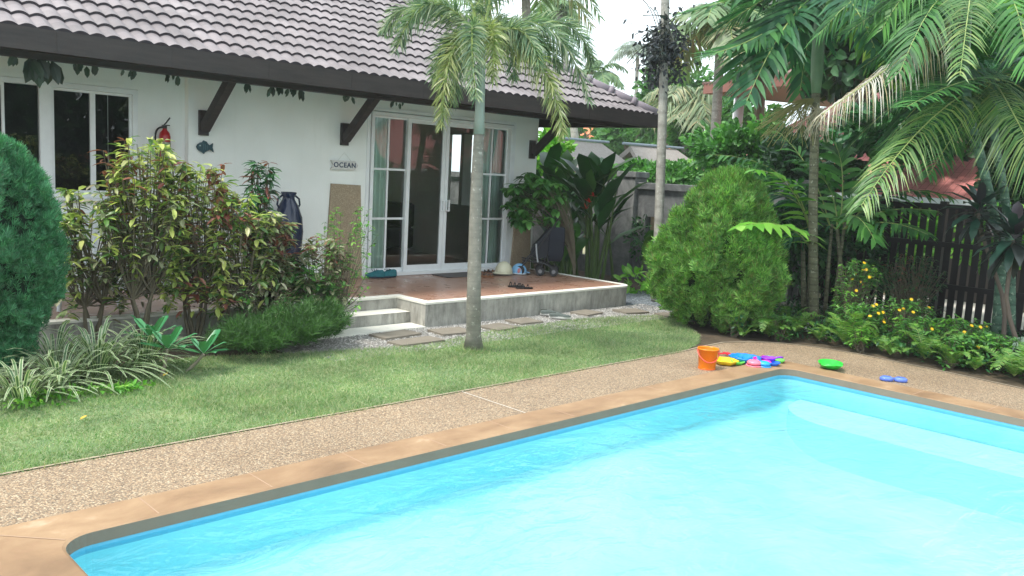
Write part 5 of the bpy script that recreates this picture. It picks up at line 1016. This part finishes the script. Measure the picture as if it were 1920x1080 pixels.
for i, (c_, s_) in enumerate(zip(FP, side)): fern(('small' if i % 3 == 0 else 'spreading' if i % 3 == 1 else 'leafy')+' light green fern '+s_, (c_[0]+rng.uniform(.0, .22), c_[1]+rng.uniform(-.12, .12)), (7, 12, 9)[i % 3], (.22, .44, .32)[i % 3], LM['fern'])
YG = 'yellow flowered bushes in the right bed'
for c_, h_, r_, lab, fl in (((10.35, 4.55), .95, .36, 'tallest yellow flowered bush right of the tall palm trunk', 10), ((9.95, 4.3), .45, .35, 'low yellow flowered bush at the front of the bed', 7), ((10.4, 4.0), .55, .42, 'wide leafy bush with a few yellow flowers in the middle of the bed', 5), ((10.3, 3.3), .42, .42, 'green bush with a yellow bloom before the fence boards', 4), ((9.95, 3.6), .4, .32, 'small leafy bush without tall stems behind the front ferns', 2), ((10.0, 2.85), .34, .36, 'bright green bush near the dark cordyline stem', 1), ((9.8, 3.1), .32, .3, 'lowest green bush opposite the blue toy', 1), ((10.7, 2.4), .3, .4, 'dark leafy bush under the cordyline', 0), ((10.0, 1.9), .3, .4, 'leafy green bush at the right photo edge', 0)):
    t = shrub('flowering_bush', lab, c_, h_, r_, [LM['green'], LM['lime'], LM['green']], 110, .06, 12, T_leaf(.42), 5, .15, YG)
    if fl:
        mb = MB()
        for i in range(fl):
            a = rng.uniform(0, 2*np.pi); q_ = rng.uniform(.2, 1); pos = A([c_[0]+r_*q_*math.cos(a), c_[1]-abs(r_*q_*math.sin(a))*.9, h_*rng.uniform(.6, 1.04)]); N = 9; aa = np.arange(N)*2*np.pi/N
            dn = nrm(-CF+A([0, 0, .8])+rng.normal(0, .2, 3)); uu = nrm(np.cross(dn, A([1, .2, 0]))); vv = np.cross(dn, uu); d = np.cos(aa)[:, None]*uu+np.sin(aa)[:, None]*vv+dn*.15; inst(mb, T_quad(.5), np.repeat(pos[None], N, 0), d, dn, .024)
        mb.build('flowers', LM['yel'], t)
shrub('red_tipped_bush', 'dark fine leaved bush with reddish tips before the black fence', (11.5, 4.35), 1.0, .5, [LM['black'], LM['deep'], LM['red']], 150, .06, 12, T_leaf(.25, .3), 5, .25, None, tipmat=2, tipfrac=.02)
shrub('silver_seedling', 'low grey green plant with fine drooping leaves near the right end of the bed', (10.1, 2.62), .35, .2, [leafm('grey_green_leaf', ['6a8070', '7c9080', '8ca090'], .6, .2)], 16, .12, 12, T_leaf(.14, .5), 3, .4)
for i, (c_, h_, r_, mk, lab) in enumerate((((9.45, 4.05), .26, .16, 'lime', 'low lime weed between the ferns behind the green dish'), ((9.5, 3.1), .3, .18, 'green', 'low broad leaved weed at the deck edge opposite the blue toy'), ((9.45, 2.15), .24, .2, 'lime', 'low lime green weed among the ferns at the right photo edge'), ((9.2, 4.9), .3, .18, 'green', 'small green weed at the curve of the pebble deck'), ((8.9, 5.3), .34, .16, 'deep', 'dark weed at the foot of the bright cypress'))):
    shrub('weed', lab, c_, h_, r_, [LM[mk]], 26, .06, 8, T_leaf(.5), 3, .2, 'weeds along the deck edge')
for px, lab in (((150, 795), 'yellow fallen leaf on the lawn at the far left'), ((305, 712), 'yellow fallen leaf under the plumeria seedlings')):
    c = G(*px); mb = MB(); inst(mb, T_leaf(.5, -.2, .1), [c+A([0, 0, .03])], [A([.8, .3, .1])], A([0, 0, 1.]), .055); o = mb.build('fallen_leaf', plain('yellow_dry_leaf', 'c8a838', .6)); tag(o, lab, 'leaf', 'leaves fallen on the lawn')
# foliage skirt behind, low groundcover as an uncountable mass
mb = MB(); N = 9000; p = np.stack([rng.uniform(9.2, 12.1, N), rng.uniform(1.0, 6.2, N), rng.uniform(0, .16, N)], 1); k = ~((p[:, 0] < 9.45) & (p[:, 1] < 4.7)); p = p[k]; N = len(p); inst(mb, T_leaf(.5), p, rdir(N, 0, 1), A([0, 0, 1.]), rng.uniform(.03, .08, N)); o = mb.build('ground_cover', LM['deep'], kind='stuff'); tag(o, 'low dark green ground cover filling the bed beside the pool', 'ground cover')
mb = MB(); N = 1500; p = np.stack([rng.uniform(10.0, 12.2, N), rng.uniform(1.0, 5.6, N), np.full(N, .0)], 1); inst(mb, T, p, rdir(N, -.2, .2), A([0, 0, 1.]), rng.uniform(.01, .035, N)); o = mb.build('white_pebbles', plain('white_pebble', 'd0d2d4', .7), kind='stuff'); tag(o, 'white pebbles strewn at the foot of the black fence', 'pebbles')
# cordyline
for (bx, by, tx, ty, dep, n_, L_, lab) in ((1915, 690, 1900, 450, 9.7, 44, .42, 'large dark purple green cordyline rosette at the right photo edge'), (1880, 660, 1835, 400, 10.2, 26, .40, 'smaller purple brown cordyline rosette left of the large one')):
    b = D(bx, by, dep); t = thing('cordyline', lab, 'plant', (b[0], b[1], 0), 'dark cordylines'); top = D(tx, ty, dep)
    mb = MB(); mb.tube(curve_pts([A([b[0], b[1], -.01]), D(1885, 570, dep), top-A([0, 0, .1]), top], 9), np.linspace(.028, .018, 9), 8); mb.build('stem', plain('grey_brown_stem', '7a6c60', .85, '5c5048', 9), t)
    mb = MB(); a = np.arange(n_)*2.4; el = np.linspace(-.75, 1.3, n_); d = np.stack([np.cos(a)*np.cos(el), np.sin(a)*np.cos(el), np.sin(el)], 1); inst(mb, T_leaf(.30, .45, .04, .5), top+d*.03+A([0, 0, .06])*np.linspace(-1, 1, n_)[:, None], d, A([0, 0, 1.])-d*.3, L_*rng.uniform(.75, 1.1, n_)); mb.build('leaves', LM['ti'], t, smooth=True)
# ------------------------------------------------------------------ beyond the boundary
def tree(label, c, r, mat, n, size, clumps=30, cr_=.32, name='tree', group='trees beyond the garden wall', trunk=True, shell=.5, core=None):
    t = thing(name, label, 'tree', (c[0], c[1], 0), group); foliage('crown', t, mat, n, c, r, size, T_leaf(.5), clumps, cr_, shell)
    if trunk:
        mb = MB(); mb.tube([(c[0], c[1], -.03), (c[0]+.05, c[1], c[2]*.6), (c[0], c[1], c[2])], [.12, .09, .04], 8)
        for i in range(6): v = rdir(1, .0, 1)[0]*A(r)*.7; mb.tube([(c[0], c[1], c[2]*.55), tuple(A(c)+v*.5), tuple(A(c)+v)], [.05, .035, .012], 5, 0, False)
        mb.build('trunk', M_stem, t)
    return t
def tr(px, dep, rpx, label, mat, n, size, **k):
    c = D(*px, dep); s_ = dep/CAM['f']; return tree(label, tuple(c), (rpx[0]*s_, rpx[0]*s_, rpx[1]*s_), mat, n, size, **k)
tr((1235, 330), 17, (100, 25), 'light green creeper hedge along the top of the grey wall', LM['green'], 3600, .12, name='hedge', trunk=False, clumps=50)
tr((1385, 300), 16.0, (85, 75), 'leafy light green bush rising behind the bright cypress', LM['green'], 5200, .14, clumps=45)
tr((1380, 400), 15.0, (90, 90), 'darker green bush filling in behind the bright cypress', LM['green'], 4200, .13, clumps=40, trunk=False)
tr((1180, 262), 38, (62, 34), 'round mid green tree between the thatched huts', LM['farg'], 3000, .3)
tr((1090, 262), 42, (60, 30), 'grey green tree top behind the left thatched hut', LM['farg'], 2200, .3)
tr((1255, 195), 34, (60, 70), 'tall green tree left of the thick coconut trunk', LM['farg'], 4200, .3, clumps=26, cr_=.4)
tr((1310, 250), 30, (50, 50), 'dark leafy tree behind the coconut fronds', LM['green'], 2600, .25)
tr((1400, 225), 28, (60, 40), 'bright leafy tree top under the pavilion roof', LM['farg'], 2600, .22)
tr((1280, 340), 24, (60, 40), 'pale green shrub behind the wall right of the hut', LM['lime'], 1500, .16)
tr((1480, 350), 13.8, (70, 110), 'dark thick shrub behind the clump palm', LM['black'], 3600, .14, trunk=False)
tr((1470, 430), 12.3, (85, 95), 'dark leafy shrub between the bright cypress and the clump palm', LM['deep'], 3600, .12, trunk=False, clumps=40)
tr((1590, 470), 12.6, (80, 90), 'shaded green shrub behind the clump palm canes', LM['deep'], 2400, .11, trunk=False, clumps=30)
tr((1620, 60), 17, (150, 95), 'tall dark tree behind the fronds above the red roof', LM['black'], 5600, .3, clumps=34, cr_=.45)
tr((1840, 60), 15, (150, 140), 'tall dark green tree at the top right corner', LM['black'], 6500, .28, clumps=36, cr_=.5)
tr((1960, 300), 13.6, (90, 130), 'dark green tree at the right photo edge behind the fence', LM['black'], 3600, .2, clumps=30, cr_=.5)
tr((1440, 40), 20, (110, 70), 'tree crown behind the areca fronds with sky showing through', LM['black'], 2600, .28, clumps=22, cr_=.4)
tr((1560, 330), 16, (60, 70), 'green bush left of the red roof behind the fence', LM['deep'], 2400, .16)
tr((1030, 300), 17.5, (45, 60), 'sunlit yellow green bush seen under the eaves past the house corner', LM['lime'], 2200, .14, trunk=False)
tr((1870, 190), 12.9, (70, 55), 'dark leafy tree top just above the fence at right', LM['deep'], 2600, .16, trunk=False, clumps=26, cr_=.5)
# plants in the strip behind the fence, seen through the gaps
for i, y in enumerate((5.5, 3.9, 2.2, .5)):
    t = thing('roadside_bush', ('green bush behind the fence boards '+('nearest the grey wall', 'by the red tipped bush', 'beside the cordyline', 'at the right photo edge')[i]), 'bush', (13.6, y, 0), 'bushes behind the fence'); foliage('foliage', t, LM['lime'], 1300, (13.9, y, 1.15), (.4, .75, .4), .12)
# thatched huts
M_thatch = plain('grey_thatch', 'a8a39e', .95, '86807a', 14, 1.)
def hut(label, p0, p1, dep0, dep1, drop, half, name='thatched_hut'):
    a, b = D(*p0, dep0), D(*p1, dep1); b[2] = a[2]; t = thing(name, label, 'hut', (a[0], a[1], 0), 'thatched huts beyond the wall'); dv = nrm((b-a)*A([1, 1, 0])); sv = A([-dv[1], dv[0], 0])
    mb = MB(); e1a, e1b = a+sv*half-A([0, 0, drop])-dv*.3, b+sv*half-A([0, 0, drop])+dv*.9; e2a, e2b = a-sv*half-A([0, 0, drop])-dv*.3, b-sv*half-A([0, 0, drop])+dv*.9
    th = A([0, 0, -.18]); V = [a, b, e1a, e1b, e2a, e2b]+[v+th for v in (a, b, e1a, e1b, e2a, e2b)]
    mb.add(V, [(0, 1, 3, 2), (1, 0, 4, 5), (6, 8, 9, 7), (7, 11, 10, 6), (2, 3, 9, 8), (5, 4, 10, 11), (0, 2, 8, 6), (4, 0, 6, 10), (3, 1, 7, 9), (1, 5, 11, 7)]); mb.build('roof', M_thatch, t)
    mb = MB(); q_ = .75; W = [a+sv*half*q_+dv*.5, b+sv*half*q_-dv*.2, b-sv*half*q_-dv*.2, a-sv*half*q_+dv*.5]; mb.prism([(w_[0], w_[1]) for w_ in W], 0, a[2]-drop*q_-.2); mb.add([W[0]*A([1, 1, 0])+A([0, 0, a[2]-drop*q_-.2]), W[3]*A([1, 1, 0])+A([0, 0, a[2]-drop*q_-.2]), a+dv*.5-A([0, 0, .2])], [(0, 1, 2)]); mb.build('wall', plain('bamboo_wall', '6a5c48', .9, '8c7c64', 12, .5), t)
    mb = MB(); mb.box((-.08, -.05, -.02), (.08, .05, .05)) if 0 else mb.tube([a-dv*.3+A([0, 0, .05]), b+dv*.3+A([0, 0, .05])], .04, 8); mb.build('ridge_cap', plain('blue_grey_ridge', '8c9ca8', .5), t)
hut('thatched hut with open dark gable beyond the grey wall', (1182, 273), (1268, 277), 26, 27, 1.0, 1.3)
hut('thatched hut roof left of the gabled one, half behind big leaves', (1050, 262), (1128, 267), 25, 26, 1.1, 1.5)
# orange roofed house, brown pavilion, red roof building
M_otile = plain('orange_roof', 'e08a60', .75, 'd07a50', 5); M_rtile = plain('red_roof', 'b8605c', .7, 'a85450', 3)
def gable(name, label, cat, pts_px, mat, wallh, wallm, group=None, wh='wall'):
    pass
t = thing('orange_roofed_house', 'house with plain orange roof seen between tree trunks far behind the huts', 'house', tuple(D(1240, 280, 50)*A([1, 1, 0])))
c = D(1240, 280, 50); mb = MB(); r1, r2 = D(1205, 234, 50), D(1290, 240, 50); r2[2] = r1[2]; dv = nrm((r2-r1)*A([1, 1, 0])); sv = nrm(-CF*A([1, 1, 0])); e1, e2 = r1+sv*2.2+A([0, 0, -1.9])-dv*.5, r2+sv*2.2+A([0, 0, -1.9])+dv*.5; e3, e4 = r1-sv*2.2+A([0, 0, -1.9]), r2-sv*2.2+A([0, 0, -1.9])
mb.add([r1, r2, e1, e2, e3, e4], [(2, 3, 1, 0), (0, 1, 5, 4), (2, 0, 4), (1, 3, 5)]); mb.build('roof', M_otile, t)
mb = MB(); mb.prism([tuple((v-sv*.3)[:2]) for v in (e1, e2)]+[tuple((v+sv*.3)[:2]) for v in (e4, e3)], -.02, float(e1[2])); mb.build('wall', plain('peach_wall', 'd8a080', .8), t)
t = thing('orange_roofed_house', 'second orange roof glimpsed under the eaves left of the tall lone palm', 'house', tuple(D(1075, 280, 48)*A([1, 1, 0])))
r1, r2 = D(1055, 236, 48), D(1115, 240, 48); r2[2] = r1[2]; e1, e2 = r1+sv*2.2+A([0, 0, -1.6]), r2+sv*2.2+A([0, 0, -1.6]); e3, e4 = r1-sv*2.2+A([0, 0, -1.6]), r2-sv*2.2+A([0, 0, -1.6]); mb = MB(); mb.add([r1, r2, e1, e2, e3, e4], [(2, 3, 1, 0), (0, 1, 5, 4), (2, 0, 4), (1, 3, 5)]); mb.build('roof', M_otile, t)
mb = MB(); mb.prism([tuple((v-sv*.3)[:2]) for v in (e1, e2)]+[tuple((v+sv*.3)[:2]) for v in (e4, e3)], -.02, float(e1[2])); mb.build('wall', plain('peach_wall', 'd8a080'), t)
# pavilion: hipped roof with wide brown soffit on a white column
dP = 26; q0 = D(1318, 176, dP); q1 = D(1470, 158, dP-3.2); q1[2] = q0[2]; t = thing('pavilion', 'pavilion with wide brown eaves on a round white column behind the palms', 'building', tuple(D(1382, 300, dP)*A([1, 1, 0])))
dv = nrm((q1-q0)*A([1, 1, 0])); sv = A([-dv[1], dv[0], 0]); sv = sv if sv@CF > 0 else -sv; Lp = 7.; dp_ = 5.; C4 = [q0, q0+dv*Lp, q0+dv*Lp+sv*dp_, q0+sv*dp_]; cen = sum(C4)/4
M_brown = plain('brown_soffit', '8c5c50', .7, '7c5046', 2); mb = MB(); z0_ = float(q0[2])
mb.prism([tuple(v[:2]) for v in C4], z0_, z0_+.28); mb.build('eaves', M_brown, t)
mb = MB(); ap = cen+A([0, 0, 1.7]); V = [v+A([0, 0, .285]) for v in C4]+[ap]; mb.add(V, [(0, 1, 4), (1, 2, 4), (2, 3, 4), (3, 0, 4)]); mb.build('roof', plain('brown_roof', '7c6058', .7), t)
mb = MB()
for k in range(46): p_ = q0+dv*(Lp*k/46)+A([0, 0, .30]); mb.tube([p_-sv*.03, p_+sv*.3+A([0, 0, .06])], .045, 6)
mb.build('roof_tile_ends', plain('brown_roof', '7c6058'), t)
for k, (x_, y_) in enumerate(((1384, 210), )):
    cpos = D(x_, y_, dP+.6); mb = MB(); mb.tube([A([cpos[0], cpos[1], 0]), A([cpos[0], cpos[1], z0_])], .16, 20); mb.build('column', plain('white_column', 'e0e0e4', .6), t, smooth=True)
c5 = C4[1]-dv*1.0+sv*.9; mb = MB(); mb.tube([A([c5[0], c5[1], 0]), A([c5[0], c5[1], z0_])], .16, 20); mb.build('column', plain('white_column', 'e0e0e4'), t, smooth=True)
# red roof building behind the fence
t = thing('red_roofed_building', 'low building with salmon red roof and white gutter right behind the fence', 'building', (18, 5, 0))
z0_ = float(PL(1750, 372, 0, 15.2)[2]); mb = MB(); y0_, y1_ = -6., 11.
q_ = NT('salmon_roof'); br = q_.n('ShaderNodeTexBrick'); q_.l(q_.vecscale((1, 1, 1)), br.inputs['Vector']); br.inputs['Scale'].default_value = 2.2; br.inputs['Mortar Size'].default_value = .01; br.inputs['Color1'].default_value = hx('e0938e'); br.inputs['Color2'].default_value = hx('d88984'); br.inputs['Mortar'].default_value = hx('a85c58')
M_sal = q_.done(q_.bsdf(br.outputs['Color'], .7))
mb.add([(15.2, y0_, z0_), (15.2, y1_, z0_), (19.5, y1_-2, z0_+2.3), (19.5, y0_, z0_+2.3)], [(1, 0, 3, 2)]); mb.add([(19.5, y0_, z0_+2.3), (19.5, y1_-2, z0_+2.3), (23.8, y1_, z0_), (23.8, y0_, z0_)], [(1, 0, 3, 2)]); mb.add([(15.2, y1_, z0_), (23.8, y1_, z0_), (19.5, y1_-2, z0_+2.3)], [(0, 1, 2)]); mb.build('roof', M_sal, t)
mb = MB(); mb.box((15.08, y0_, z0_-.1), (15.199, y1_, z0_+.01)); mb.build('gutter', plain('white_gutter', 'dfe4e8', .4), t)
mb = MB(); mb.box((15.9, y0_+.3, -.02), (23.1, y1_-.5, z0_-.05)); mb.build('wall', plain('dim_wall', '5c5450', .8), t)
tr((1700, 240), 14.5, (110, 45), 'dark shrub crown hiding the left part of the red roof', LM['deep'], 2400, .2, trunk=False, clumps=22, cr_=.5)
mb = MB(); mb.add([(12.6, -20, -.02), (17, -20, -.02), (17, 6.2, -.02), (12.6, 6.2, -.02)], [(0, 1, 2, 3)]); mb.build('road', plain('pale_road', 'f2eee6', .9, 'e0dcd4', 3), kind='structure')
# trees and hedge on the camera's side, mirrored in the glass
for x, y, lab in ((6., -9., 'tall dark tree mirrored in the left half of the house window'), (9.5, -9.5, 'tall dark tree mirrored in the right half of the house window'), (13.5, -9, 'dark tree mirrored faintly near the window frame')):
    tree(lab, (x, y, 2.6), (2.2, 1.8, 2.6), LM['black'], 2600, .4, clumps=24, cr_=.5, group='trees mirrored in the window glass')
